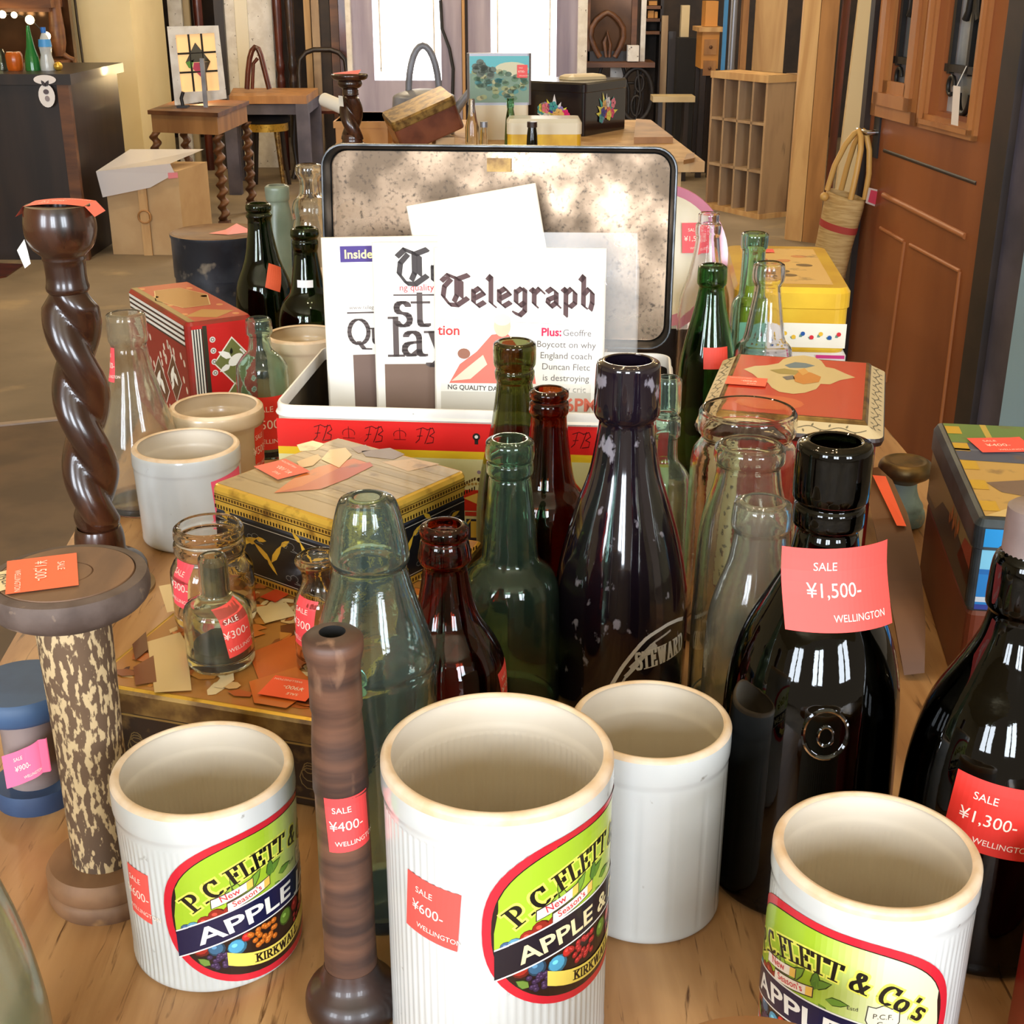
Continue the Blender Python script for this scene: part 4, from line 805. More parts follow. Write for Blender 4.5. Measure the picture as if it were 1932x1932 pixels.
lp([(606, 868), (622, 850), (652, 846), (664, 860), (640, 884)], (226, 188, 130), 5); lp([(560, 872), (600, 858), (606, 866), (590, 880), (566, 884)], (206, 164, 108), 4); lp([(682, 852), (736, 846), (764, 858), (742, 868), (690, 862)], (132, 108, 90), 3); lp([(662, 846), (690, 840), (700, 850), (676, 856)], (150, 122, 96), 3)
lp([(560, 840), (590, 832), (612, 838), (596, 850), (566, 852)], (230, 206, 156), 2); lp([(830, 876), (780, 866), (720, 872), (770, 890)], (196, 160, 116), 2)
m = MB(); m.art(a.xf(lambda u, v: (u, v)), lambda u, v, o: (u, v, H_ + o), 'print_tin'); m.obj('printed_lid', t)
SQ = LU(532, 888)
MB().art(sticker('¥1,100-', .038, .029, (250, 116, 92)), lambda u, v, o: (SQ[0] - u * .97 - v * .24, SQ[1] - v * .97 + u * .24, H_ + .0014 + o), 'print_paper').obj('price_sticker', t)

# flat brown picture tin under the little jars
rot = math.radians(-17); w, d, H_ = .178, .305, .066
cxk, cyk = frame((-.283, .7716), rot, w, d)
t = thing('picture_tin', 'flat brown tin with a sepia picture lid under the little jars', 'tin', (cxk, cyk, TZ), rot)
m = MB(); m.loft(w, d, .005, [(.002, 0), (.0006, .002), (.0006, H_ - .017)], 'sepia_side', 3); m.obj('tin_body', t)
m = MB(); m.loft(w, d, .006, [(.001, H_ - .018), (-.0006, H_ - .017), (-.0006, H_ - .003), (.0008, H_ - .0008)], 'old_gold', 3, True, False); m.loft(w, d, .006, [(.0008, H_ - .0008), (.003, H_)], 'gilt', 3, False, True); m.obj('lid', t)
a = Art(); W2, D2 = w / 2 - .004, d / 2 - .004; R = random.Random(11)
a.rect(-W2, -D2, W2, D2, (172, 118, 58))
LU = lambda px, py: ON(px, py, TZ + H_, cxk, cyk, rot)
for i in range(300):
    u, v = R.uniform(-W2 + .008, W2 - .008), R.uniform(-D2 + .008, D2 - .008)
    c = R.choice([(214, 178, 124), (228, 208, 166), (112, 62, 32), (84, 46, 26), (196, 132, 60), (176, 96, 44), (206, 120, 52), (140, 80, 40)])
    k = R.randint(4, 7); q_ = R.uniform(.003, .009); st_ = R.uniform(.5, 1.6); a.conv([(u + q_ * st_ * math.cos(2 * PI * j / k + i), v + q_ / st_ * math.sin(2 * PI * j / k + i)) for j in range(k)], c, 1 + i * .03)
def lp(P, c, ly): a.poly([LU(*p) for p in P], c, ly)
lp([(278, 1214), (340, 1196), (352, 1216), (362, 1306), (292, 1310)], (214, 186, 134), 10.6); lp([(252, 1262), (290, 1240), (296, 1290), (256, 1296)], (120, 64, 32), 11.2)
lp([(470, 1236), (560, 1200), (600, 1240), (560, 1270), (490, 1290)], (196, 96, 40), 11.8); lp([(470, 1290), (560, 1262), (600, 1300), (540, 1340), (480, 1330)], (206, 112, 48), 12.4); lp([(490, 1130), (530, 1110), (545, 1125), (520, 1140)], (214, 70, 36), 13.0); lp([(480, 1150), (540, 1140), (560, 1165), (500, 1180)], (228, 206, 160), 13.6)
lp([(300, 1110), (350, 1100), (356, 1150), (316, 1160)], (216, 190, 142), 14.2); lp([(250, 1220), (276, 1196), (280, 1230), (256, 1250)], (96, 52, 28), 14.8)
MB().art(a, lambda u, v, o: (u, v, H_ + o), 'print_gloss').obj('printed_lid', t)
a = Art()
for i in range(9):
    u = -W2 + .012 + i * .018
    for k in range(3): a.line(arcp(u, .022 + k * .004, .007 - k * .0015, .008 - k * .002, 0, 320, 9), .0007, (128, 104, 62), 0)
a.rect(-W2, .046, W2, .0475, (150, 118, 58)); a.rect(-W2, .006, W2, .0072, (128, 98, 50))
MB().art(a, lambda u, v, o: (u, -d / 2 + .0006 - o, v), 'print_gilt').obj('embossed_front', t)
SQ = LU(548, 1306)
MB().art(sticker('¥900-', .034, .026, (252, 100, 60)), lambda u, v, o: (SQ[0] - u, SQ[1] - v, H_ + .0030 + o), 'print_paper').obj('price_sticker', t)

# dark wooden stand under the white jar: dark disc
p = PZ(300, 1062, TZ)
# red striped tin with birds
rot = math.radians(-57.5); w, d, H_ = .080, .216, .140
F_ = Vector((-.357, 1.458)); w, d = .216, .080
t = thing('patterned_tin', 'red tin with striped edges and white folk birds at left', 'tin', (0, 0, TZ), 0)
ex = Vector((.846, .533)); ey = Vector((-.606, .795))       # near corner, right side and left side directions
cpos = F_ + ex * .040 + ey * .108; t.location = (cpos.x, cpos.y, TZ); t.rotation_euler = (0, 0, math.atan2(ex.y, ex.x))
w, d = .080, .216
m = MB(); m.loft(w, d, .008, [(.001, 0), (0, .002), (0, H_ - .004), (.003, H_)], 'red_tin_body', 4); m.obj('tin_body', t)
def folk(W_, H0, n, bg):
    a = Art(); a.rect(-W_, .002, W_, H0, bg)
    for i in range(4): a.rect(-W_, H0 - .004 - i * .0062, W_, H0 - .0005 - i * .0062, (226, 222, 210), 1); a.rect(-W_, H0 - .0062 - i * .0062, W_, H0 - .004 - i * .0062, (40, 40, 38), 1)
    R = random.Random(n)
    for i in range(60): a.ell(R.uniform(-W_ + .006, W_ - .006), R.uniform(.008, H0 - .034), .0030, .0044, (220, 200, 176), 1, rot=.4)
    for bx, by, k in ((-W_ * .62, H0 * .50, .024), (W_ * .50, H0 * .46, .026), (-W_ * .05, H0 * .30, .032)):
        D = [(bx - k, by), (bx, by + k * 1.15), (bx + k, by), (bx, by - k * 1.15)]; a.conv(D, (236, 226, 206), 2); a.conv([((x - bx) * .93 + bx, (y - by) * .93 + by) for x, y in D], (96, 60, 40), 3)
        a.leaf(bx - k * .5, by - k * .3, k * 1.1, k * .2, 1.0, (238, 232, 216), 4); a.leaf(bx, by + k * .3, k * .7, k * .18, -.9, (238, 232, 216), 4); a.leaf(bx - k * .1, by - k * .1, k * .7, k * .14, -2.2, (238, 232, 216), 4)
    return a
m = MB(); m.art(folk(.100, H_ - .004, 5, (140, 40, 34)), lambda u, v, o: (-w / 2 - o, -u, v), 'print_clean'); m.obj('printed_side', t)
a = Art(); a.rect(-w / 2 + .006, .002, w / 2 - .003, H_ - .004, (196, 34, 34)); R = random.Random(4)
for i in range(4): a.rect(-w / 2 + .0055 + i * .0032, .002, -w / 2 + .0072 + i * .0032, H_ - .008, (226, 222, 210), 1); a.rect(-w / 2 + .0072 + i * .0032, .002, -w / 2 + .0087 + i * .0032, H_ - .008, (40, 40, 38), 1)
a.rect(-w / 2 + .0185, .002, -w / 2 + .0235, H_ - .005, (54, 52, 40), 1)
for dx, dy in ((.012, .090), (.012, .036)):
    k = .024; D = [(dx - k, dy), (dx, dy + k * 1.2), (dx + k, dy), (dx, dy - k * 1.2)]; a.conv(D, (236, 230, 214), 2); a.conv([((x - dx) * .92 + dx, (y - dy) * .92 + dy) for x, y in D], (112, 116, 66), 3)
    a.ell(dx + .003, dy + .001, .010, .006, (240, 238, 230), 4, rot=.5); a.leaf(dx - .002, dy + .004, .018, .004, 2.6, (240, 238, 230), 5); a.leaf(dx - .004, dy - .004, .015, .0035, 3.6, (240, 238, 230), 5); a.line(arcp(dx + .004, dy, .011, .014, -70, 60, 7), .0022, (240, 238, 230), 5); a.leaf(dx - .002, dy + .008, .008, .0018, 1.5, (30, 30, 26), 5)
for i in range(9): u, v = R.choice((-.012, .036)), .014 + i * .013; a.ell(u * .9, v, .0035, .0035, (226, 222, 214), 2); a.ell(u * .9, v, .0022, .0022, (120, 110, 100), 3); a.ell(u * .9, v, .0012, .0012, (226, 222, 214), 4)
MB().art(a.clip(-w / 2 + .004, 0, w / 2 - .002, H_ - .003), lambda u, v, o: (u, -d / 2 - o, v), 'print_clean').obj('printed_front', t)
a = Art(); a.rect(-w / 2 + .004, -d / 2 + .004, w / 2 - .004, d / 2 - .004, (190, 58, 36))
a.ell(0, .02, .032, .062, (176, 122, 54), 1, n=6); a.line([(.032 * math.cos(i * PI / 3), .02 + .062 * math.sin(i * PI / 3)) for i in range(6)], .0012, (232, 204, 150), 2, True); a.conv([(-.03, -.075), (0, -.05), (.03, -.075), (0, -.098)], (190, 140, 66), 1); a.rect(-w / 2 + .004, -d / 2 + .004, -w / 2 + .012, d / 2 - .004, (150, 124, 70), 2)
for i in range(8): a.ell((-1) ** i * .026, -.09 + i * .026, .004, .005, (222, 150, 90), 1)
MB().art(a, lambda u, v, o: (u, v, H_ + o), 'print_gloss').obj('printed_lid', t)

# black cylinder tin
Y = 1.95; p = PY(412, 437, Y); h = p.z - TZ; t = thing('round_tin', 'black cylindrical tin with rusty brown lid and curled pink sticker', 'tin', (p.x, Y, TZ))
MB().lathe([([(0, 0), (.066, 0), (.067, .003), (.067, h * .62)], 'tin_black')], 56).obj('tin_body', t)
MB().lathe([([(.067, h * .60), (.0685, h * .60), (.0685, h - .006), (.070, h - .004), (.070, h)], 'tin_black'), ([(.070, h), (.066, h + .001), (.065, h), (0, h)], 'tin_rust_lid')], 56).obj('lid', t)
m = MB(); m.add([(-.01, -.02, h + .001), (.02, -.03, h + .001), (.055, -.018, h + .003), (.03, -.012, h + .014), (.012, -.006, h + .004)], [(0, 1, 4), (1, 2, 3), (1, 3, 4)], 'print_paper', False, (248, 150, 140)); m.obj('price_sticker', t)

# red tea tin with a cream quatrefoil lid
rot = math.radians(-15); w, d, H_ = .150, .212, .160
cxk, cyk = frame((.156, 1.064), rot, w, d)
t = thing('tea_tin', 'tin with red lid and cream four-lobed picture, right of centre', 'tin', (cxk, cyk, TZ), rot)
m = MB(); m.loft(w, d, .008, [(.004, 0), (.003, .002), (.003, H_ - .012)], 'red_tin_body', 4); m.obj('tin_body', t)
m = MB(); m.loft(w, d, .008, [(.001, H_ - .018), (-.0015, H_ - .017), (-.003, H_ - .013), (-.002, H_ - .010)], 'bobbin_dark', 4, True, False); m.loft(w, d, .008, [(-.002, H_ - .010), (.011, H_ - .003)], 'cream_edge', 4, False, False); m.loft(w, d, .008, [(.011, H_ - .003), (.013, H_ - .0005), (.014, H_)], 'old_gold', 4, False, True); m.obj('lid', t)
a = Art(); W2, D2 = w / 2 - .016, d / 2 - .016
a.rect(-W2, -D2, W2, D2, (206, 66, 44)); a.ell(-.02, -.06, .03, .02, (222, 104, 62), 1)
LU = lambda px, py: ON(px, py, TZ + H_, cxk, cyk, rot)
def lp(P, c, ly): a.poly([LU(*p) for p in P], c, ly)
lp([(1403, 697), (1424, 691), (1446, 690), (1469, 686), (1478, 678), (1494, 673), (1516, 671), (1538, 675), (1550, 682), (1558, 693), (1574, 696), (1594, 705), (1614, 713), (1585, 718), (1566, 726), (1548, 725), (1540, 735), (1518, 742), (1496, 744), (1470, 740), (1456, 732), (1449, 723), (1432, 716), (1420, 706)], (222, 200, 146), 2)
lp([(1480, 690), (1500, 684), (1520, 686), (1538, 691), (1520, 695), (1490, 695)], (104, 132, 150), 3); lp([(1452, 699), (1480, 696), (1512, 701), (1500, 708), (1470, 706)], (168, 150, 84), 3); lp([(1496, 712), (1510, 700), (1530, 704), (1549, 712), (1545, 722), (1516, 726), (1500, 721)], (214, 138, 58), 4); lp([(1504, 700), (1518, 696), (1526, 704), (1514, 710)], (226, 170, 90), 5); lp([(1476, 712), (1496, 709), (1500, 716), (1484, 718)], (110, 110, 116), 4)
MB().art(a, lambda u, v, o: (u, v, H_ + o), 'print_gloss').obj('printed_lid', t)
def vine(L_):
    a = Art(); a.line([(u_ * .002 - L_, .0018 * math.sin(u_ * .5)) for u_ in range(int(L_ * 1000))], .0007, (80, 74, 60), 0)
    for i in range(int(L_ * 2 / .007)): a.leaf(-L_ + i * .007, .0016 * (-1) ** i, .0035, .0009, 1.2 * (-1) ** i, (96, 88, 66), 0)
    return a
m = MB(); sl = .007 / .013
m.art(vine(w / 2 - .01), lambda u, v, o: (u, -d / 2 + .0045 + v, H_ - .0065 + v * sl + o), 'print_clean', step=.0003); m.art(vine(d / 2 - .01), lambda u, v, o: (w / 2 - .0045 - v, u, H_ - .0065 + v * sl + o), 'print_clean', step=.0003); m.art(vine(d / 2 - .01), lambda u, v, o: (-w / 2 + .0045 + v, u, H_ - .0065 + v * sl + o), 'print_clean', step=.0003); m.obj('vine_border', t)
a = Art(); a.rect(-w / 2 + .006, .004, w / 2 - .006, H_ - .020, (150, 34, 28)); a.rect(-w / 2 + .006, .004, -w / 2 + .03, H_ - .020, (222, 206, 168), 1); a.rect(w / 2 - .03, .004, w / 2 - .006, H_ - .02, (222, 206, 168), 1)
for s in (-1, 1):
    for i in range(14): a.leaf(s * (w / 2 - .018), .012 + i * .0095, .008, .0016, 1 + (-1) ** i, (70, 60, 44), 2)
m = MB(); m.art(a, lambda u, v, o: (u, -d / 2 + .003 - o, v), 'print_clean'); m.obj('printed_front', t)
SQ = LU(1408, 722)
MB().art(sticker('¥400-', .036, .026, (250, 112, 84)), lambda u, v, o: (SQ[0] - u, SQ[1] - v, H_ + .0014 + o), 'print_paper').obj('price_sticker', t)

# yellow flowered tin standing on a white tin
def ytin(name, label, cat, z0, z1, wd, dp, body, lidm, o0, rot):
    cxk, cyk = frame(o0, rot, wd, dp); t = thing(name, label, cat, (cxk, cyk, z0), rot); h = z1 - z0
    MB().loft(wd, dp, .016, [(.003, 0), (.001, .003), (.001, h - .022)], body, 5).obj('tin_body', t)
    MB().loft(wd, dp, .017, [(.0, h - .024), (-.001, h - .023), (-.001, h - .006), (.003, h)], lidm, 5, smooth=False).obj('lid', t)
    return t, h
t, h = ytin('white_tin', 'white tin with ornate black frame under the yellow tin', 'tin', TZ, TZ + .104, .130, .25, 'white_paint', 'white_paint', (.250, 1.47), -.10)
a = Art(); a.line([(-.05, .012), (.05, .012), (.05, .066), (-.05, .066)], .0012, (120, 116, 112), 0, True)
for i in range(24): a.rect(.0 + i * .0018, .036, .0008 + i * .0018 + .0006 * (i % 3), .062 - .004 * (i % 4), (80, 78, 76), 0)
for i in range(8): a.rect(-.05 + i * .013, .092, -.045 + i * .013, .095, (170, 166, 160), 0)
a.rect(.03, .0985, .062, .1025, (206, 60, 130), 0)
MB().art(a, lambda u, v, o: (u, -.125 + .0005 - o - (.0016 if v > .07 else 0), v), 'print_clean', step=.0003).obj('printed_front', t)
t, h = ytin('yellow_tin', 'yellow flowered tin stacked on the white tin', 'tin', TZ + .104, TZ + .178, .128, .25, 'yellow_tin', 'yellow_tin', (.251, 1.472), -.10)
a = Art(); a.rect(-.062, .006, .062, .034, (246, 240, 222))
for i in range(11): 
    u = -.05 + i * .01; a.leaf(u, .018, .007, .0018, .5 * (-1) ** i + .2, (110, 150, 130), 1); a.ell(u + .004, .020 + .002 * (-1) ** i, .0026, .0026, R.choice([(220, 50, 60), (40, 90, 160), (236, 190, 60), (220, 90, 60)]), 2, n=8)
MB().art(a, lambda u, v, o: (u, -.125 - o, v), 'print_clean', step=.0003).obj('printed_front', t)
a = Art(); a.rect(-.046, -.105, .046, .105, (238, 196, 120))
for i in range(12): a.ell(R.uniform(-.035, .035), R.uniform(-.09, .09), .010, .008, R.choice([(206, 120, 70), (150, 130, 60), (226, 150, 90), (120, 96, 60)]), 1 + i % 3, rot=i)
m = MB(); m.art(a, lambda u, v, o: (u, v, h + o), 'print_tin'); m.obj('printed_lid', t)
MB().art(sticker('¥400-', .03, .022), lambda u, v, o: (-.02 + u, .085 + v, h + .001 + o), 'print_paper').obj('price_sticker', t)

# blue seaside tin on a red-brown box, right edge
rot = math.radians(-9); w, d = .125, .226; BH = .070
o0 = (.331, .871)
cxk, cyk = frame(o0, rot, w, d)
m = MB(); m.loft(w - .004, d, .006, [(.001, 0), (0, .002), (0, BH - .003), (.002, BH)], 'brown_box', 3)
t = thing('wooden_box', 'red-brown box under the blue seaside tin', 'box', (cxk, cyk, TZ), rot); m.obj('box_body', t)
m = MB(); a = Art(); a.ell(-.02, .03, .030, .026, (216, 196, 164), 0); a.ell(-.02, .03, .027, .023, (150, 120, 70), 1); a.ell(-.03, .034, .010, .008, (200, 80, 60), 2); a.ell(-.01, .026, .010, .007, (206, 186, 130), 2)
m.art(a, lambda u, v, o: (u, -d / 2 - o, v), 'print_clean'); m.obj('printed_front', t)
H_ = .073
t = thing('seaside_tin', 'blue tin with yellow beach picture lid and red sticker, at right edge', 'tin', (cxk, cyk, TZ + BH), rot)
m = MB(); m.loft(w, d, .006, [(.002, 0), (.0005, .003), (.0005, H_ - .022)], 'slate_blue_metal', 5); m.obj('tin_body', t)
m = MB(); m.loft(w, d, .0065, [(.0002, H_ - .024), (-.001, H_ - .023), (-.001, H_ - .006), (.002, H_ - .001), (.005, H_)], 'slate_blue_metal', 5); m.obj('lid', t)
a = Art(); W2 = w / 2 - .006
a.rect(-W2, .004, W2, H_ - .024, (30, 120, 190)); a.rect(-W2, .002, W2, .006, (40, 60, 140), 1); a.rect(-W2, .008, W2, .012, (190, 200, 210), 1); a.rect(-W2, .034, W2, H_ - .024, (120, 190, 220), 1); a.rect(-W2, .030, W2, .034, (24, 100, 170), 1); a.rect(-W2 + .01, .040, -W2 + .018, .048, (70, 110, 160), 2)
a.rect(-W2, H_ - .021, W2, H_ - .007, (30, 140, 206), 0)
MB().art(a, lambda u, v, o: (u, -d / 2 + .0005 - o - (.0016 if v > H_ - .0235 else 0), v), 'print_clean').obj('printed_front', t)
a = Art(); D2 = d / 2 - .007
a.rect(-D2, .004, D2, H_ - .024, (128, 108, 70)); a.conv([(-D2, .004), (D2, .004), (D2, .03), (.02, .036), (-.03, .03), (-.06, .012), (-D2, .01)], (40, 42, 40), 1); a.conv([(D2 - .05, .02), (D2, .016), (D2, H_ - .026), (D2 - .03, H_ - .03)], (140, 50, 36), 1)
for i in range(9): a.leaf(.01 + i * .005, .026 + (i % 3) * .004, .014, .0022, 1.6 + .1 * (-1) ** i, (170, 96, 50), 2)
MB().art(a, lambda u, v, o: (-w / 2 + .0005 - o, -u, v), 'print_clean').obj('printed_side', t)
a = Art(); W2, D2 = w / 2 - .006, d / 2 - .006
a.rect(-W2, -D2, W2, D2, (206, 166, 92)); a.rect(-W2, D2 - .05, W2, D2, (112, 140, 70), 1)
for i in range(4): a.rect(-W2 + .03 + i * .04, D2 - .05, -W2 + .035 + i * .04, D2, (206, 176, 80), 2)
a.conv([(-W2, D2 - .05), (W2, D2 - .056), (W2, D2 - .100), (-W2, D2 - .094)], (88, 92, 108), 2); a.conv([(-W2, D2 - .066), (W2, D2 - .072), (W2, D2 - .077), (-W2, D2 - .070)], (116, 120, 134), 3)
a.poly([(-W2 + .012, -D2 + .07), (-W2 + .05, -D2 + .082), (-W2 + .09, -D2 + .078), (W2, -D2 + .07), (W2, -D2 + .04), (-W2 + .06, -D2 + .035), (-W2 + .02, -D2 + .05)], (132, 108, 88), 2); a.conv([(-W2, -D2), (W2, -D2), (W2, -D2 + .02), (-W2 + .03, -D2 + .028)], (226, 196, 130), 2)
for i in range(5): a.rect(-W2, -D2 + .01 + i * .044, -W2 + .012, -D2 + .03 + i * .044, (214, 170, 50), 3)
MB().art(a.clip(-W2, -D2, W2, D2), lambda u, v, o: (u, v, H_ + o), 'print_tin').obj('printed_lid', t)
MB().art(sticker('¥400-', .045, .036, (252, 92, 76)), lambda u, v, o: (-.018 + u * .97 - v * .2, .052 + v * .97 + u * .2, H_ + .0014 + o + .06 * max(0, u - .015) ** 1), 'print_paper', strip=.005).obj('price_sticker', t)

# curved wooden paddle with an orange sticker, and a cream card behind the knob
t = thing('wooden_paddle', 'curved brown wooden paddle with orange sticker right of black bottle', 'paddle', (0, 0, 0))
path = [(.300, 1.035, TZ + .112), (.303, 1.020, TZ + .106), (.305, .985, TZ + .090), (.306, .950, TZ + .066), (.307, .920, TZ + .036), (.308, .900, TZ + .004)]
m = MB(); V = []; Fs = []; 
for i, (x, y, z) in enumerate(path):
    wv = (.011, .021, .026, .026, .021, .014)[i]; V += [(x - wv * .55, y - .006, z), (x + wv * .55, y - .006, z + .002), (x + wv * .55, y + .006, z + .008), (x - wv * .55, y + .006, z + .006)]
    if i: b = 4 * i; Fs += [(b - 4 + k, b - 4 + (k + 1) % 4, b + (k + 1) % 4, b + k) for k in range(4)]
Fs += [(3, 2, 1, 0), tuple(range(len(V) - 4, len(V)))]
m.add(V, Fs, 'brown_oak', True); m.obj('paddle_board', t)
p0, p1 = Vector(path[0]), Vector(path[2]); m = MB()
m.add([p0 + Vector((-.002, -.008, .006)), p0 + Vector((.009, -.008, .005)), p1 + Vector((.010, -.008, .003)), p1 + Vector((.002, -.009, .004))], [(0, 1, 2, 3)], 'print_paper', False, (252, 100, 60)); m.obj('price_sticker', t)
m = MB(); s_ = Art()
# red tin with wire bail at the right edge, front
p = PZ(1935, 1780, TZ); t = thing('wire_handled_tin', 'red tin with twisted wire handle, cut off by right edge at front', 'tin', (.283, .478, TZ), -.2)
MB().loft(.085, .085, .010, [(.002, 0), (0, .003), (0, .098), (.002, .101)], 'red_tin_body', 4).obj('tin_body', t)
MB().loft(.087, .087, .011, [(0, .094), (-.001, .096), (-.001, .104), (.003, .107), (.012, .108)], 'old_gold', 4).obj('lid', t)
MB().tube([(-.045, .02, .09), (-.0475, -.01, .098), (-.0475, -.03, .104), (-.046, -.044, .09), (-.046, -.046, .05), (-.0455, -.046, .01)], .0011, 'old_gold', 8).obj('wire_handle', t)
# plate standing behind the tin lid
pz = .100; p = PY(1240, 490, 1.62)
m = MB(); m.box(-.06, -.03, 0, .06, .05, pz, 'dark_oak'); m.obj('wooden_block', None, (p.x, 1.62, TZ), None, 'dark block the pink-rimmed plate stands on, behind the tin lid', 'block')
t = thing('plate', 'pink-rimmed plate with red sticker standing behind the open tin lid', 'plate', (p.x, 1.62, TZ + pz + .001), .1)
R_ = .086; tl = math.radians(76); xf = lambda q: Vector((q.x, q.z * math.sin(tl) * -1 + q.y * math.cos(tl), q.y * math.sin(tl) + R_ + q.z * math.cos(tl) * -1))
m = MB(); m.lathe([([(R_ * .86, .007), (R_ * .72, .003), (0, .003)], 'cream_glaze')], 56, xf=xf); m.obj('plate_well', t)
m = MB(); m.lathe([([(0, -.002), (R_ * .76, -.001), (R_, .008), (R_ * .995, .0105), (R_ * .86, .007)], 'pink_glaze')], 56, xf=xf); m.obj('plate_rim', t)
a = sticker('¥1,500-', .036, .036, (248, 84, 92)); MB().art(a, lambda u, v, o: tuple(xf(Vector((R_ * .55 + u, .020 + v, .006 + o)))), 'print_paper', step=.0006).obj('price_sticker', t)

# ---------------------------------------------------------------- the shop: floor, walls, doors
def struct(m, name, kind='structure', **k): return m.obj(name, kind=kind, **k)
struct(MB().box(-7, -4, -.1, 6, 15, 0, 'concrete'), 'floor')
struct(MB().box(-7.0, -4, 3.4, 6, 15, 3.5, 'cream_wall'), 'ceiling')
xc = PY(256, 120, 9.0).x
struct(MB().box(-7, 9.0, 0, xc, 9.85, 3.4, 'cream_wall'), 'wall_left')
struct(MB().box(-7, 12.4, 0, 6, 12.55, 3.4, 'dark_brown'), 'wall_back')
MB().box(-7.05, -4, 0, -6.9, 12.5, 3.4, 'cream_wall').obj('wall_west', kind='structure')
mat('seam_brown', (176, 110, 64), .45); mat('pane_grey', (188, 192, 198), .15, c2=(120, 124, 128), scale=4)
# timber-framed shop door on the right
A, Bp = PY(1640, 250, 4.30), PY(1862, 480, 3.42); A.z = Bp.z = 0
u_ = (Bp - A).normalized(); Wd = (Bp - A).length; nrm = Vector((u_.y, -u_.x, 0))
if nrm.x > 0: nrm = -nrm
ang = math.atan2(u_.y, u_.x)
def DUV(px, py):
    d = ray(px, py); k = (A - CAM).dot(nrm) / d.dot(nrm); P = CAM + d * k; return ((P - A).dot(u_), P.z)
def dbox(m, u0, v0, u1, v1, t0, t1, name):
    o = MB().box(u0, -t1, v0, u1, -t0, v1, name); V = [A + u_ * x - nrm * y + Vector((0, 0, z)) for x, y, z in o.v]; V = [A + u_ * x + nrm * (-y) + Vector((0, 0, z)) for x, y, z in o.v]
    m.add(V, o.f, name)
dr = thing('door_1', 'brown panelled shop door with two iron-grilled panes, on the right', 'door', (0, 0, 0)); del dr['label'], dr['category']; dr['kind'] = 'structure'
top = 2.15; gz = DUV(1680, 190)[1]; g1a, g1b = DUV(1684, 100)[0], DUV(1738, 100)[0]; g2a, g2b = DUV(1782, 100)[0], DUV(1852, 100)[0]; gz2 = DUV(1800, 215)[1]; gz = (gz + gz2) / 2
m = MB(); 
for (x0, z0, x1, z1) in ((0, 0, g1a, top), (g1b, gz, g2a, top), (g2b, 0, Wd, top), (g1a, 0, g2b, gz)): dbox(m, x0, z0, x1, z1, -.045, 0, 'door_brown')
m.obj('door_leaf', dr)
def mould(u0, u1, z0, z1, wd):
    m = MB()
    for k, (i, t) in enumerate(((0, .012), (wd * .36, .022), (wd * .72, .010))):
        e = wd * .36
        dbox(m, u0 + i, z0 + i, u0 + i + e, z1, 0, t, 'door_trim'); dbox(m, u1 - i - e, z0 + i, u1 - i, z1, 0, t, 'door_trim'); dbox(m, u0 + i, z0 + i, u1 - i, z0 + i + e, 0, t, 'door_trim')
    return m
o1 = DUV(1655, 150)[0], DUV(1742, 150)[0]; o2 = DUV(1747, 150)[0], DUV(1858, 150)[0]; oz = (DUV(1655, 213)[1] + DUV(1840, 272)[1]) / 2
mould(o1[0], o1[1], oz, top, (g1a - o1[0])).obj('glazing_bead', dr); mould(o2[0], o2[1], oz, top, (o2[1] - g2b)).obj('glazing_bead', dr)
for k, (ga, gb) in enumerate(((g1a, g1b), (g2a, g2b))):
    m = MB(); dbox(m, ga, gz, gb, top, -.03, -.025, 'pane_grey'); m.obj('pane', dr)
    m = MB(); w_ = gb - ga
    for f in (.12, .62, .92): dbox(m, ga + w_ * f - .008, gz + .1, ga + w_ * f + .008, top, -.018, -.004, 'black_iron')
    dbox(m, ga, gz + .105, gb, gz + .125, -.018, -.004, 'black_iron')
    def D3(u, v, t=.0): return A + u_ * u + nrm * t + Vector((0, 0, v))
    c = ga + w_ * .6
    m.tube([D3(c + .036 * math.cos(t_), gz + .055 + .05 * math.sin(t_), -.01) for t_ in [PI + PI * i / 12 for i in range(13)]], .008, 'black_iron', 8)
    m.tube([D3(ga + w_ * .2 + .02 * math.cos(t_), gz + .07 + .024 * math.sin(t_), -.01) for t_ in [2 * PI * i / 12 for i in range(11)]], .006, 'black_iron', 8)
    for s in (-1, 1): m.tube([D3(c + s * .005, gz + .48, -.006), D3(c + s * .012, gz + .36, -.006), D3(c + s * .028, gz + .26, -.006), D3(c + s * .040, gz + .24, -.006)], [.008, .010, .009, .011], 'black_iron', 8)
    m.obj('iron_grille', dr)
m = MB()
def seam(pa, pb, name='seam_brown', w_=.0062, t=.003):
    a, b = DUV(*pa), DUV(*pb)
    P = [A + u_ * q[0] + nrm * t * .3 + Vector((0, 0, q[1])) for q in (a, b)]; m.tube(P, w_, name, 8)
seam((1668, 368), (1822, 446), w_=.009); seam((1662, 430), (1706, 456)); seam((1708, 456), (1672, 720)); seam((1718, 462), (1812, 512)); seam((1812, 512), (1776, 800))
m.obj('panel_moulding', dr)
m = MB(); seam((1668, 284), (1842, 346), 'jamb_dark', .006, -.006); m.obj('groove_shadow', dr)  # dark rod drawn in for the shadow line along the rail
m = MB(); a = DUV(1656, 250); dbox(m, a[0] - .022, a[1] - .075, a[0] + .022, a[1] + .075, 0, .006, 'black_iron')
ha = A + u_ * a[0] + nrm * .006 + Vector((0, 0, a[1])); m.tube([ha, ha + nrm * .028, ha + nrm * .036 - u_ * .015, ha + nrm * .036 - u_ * .06], .009, 'chrome', 10); m.obj('door_handle', dr)
hook = ha + nrm * .040 - u_ * .02
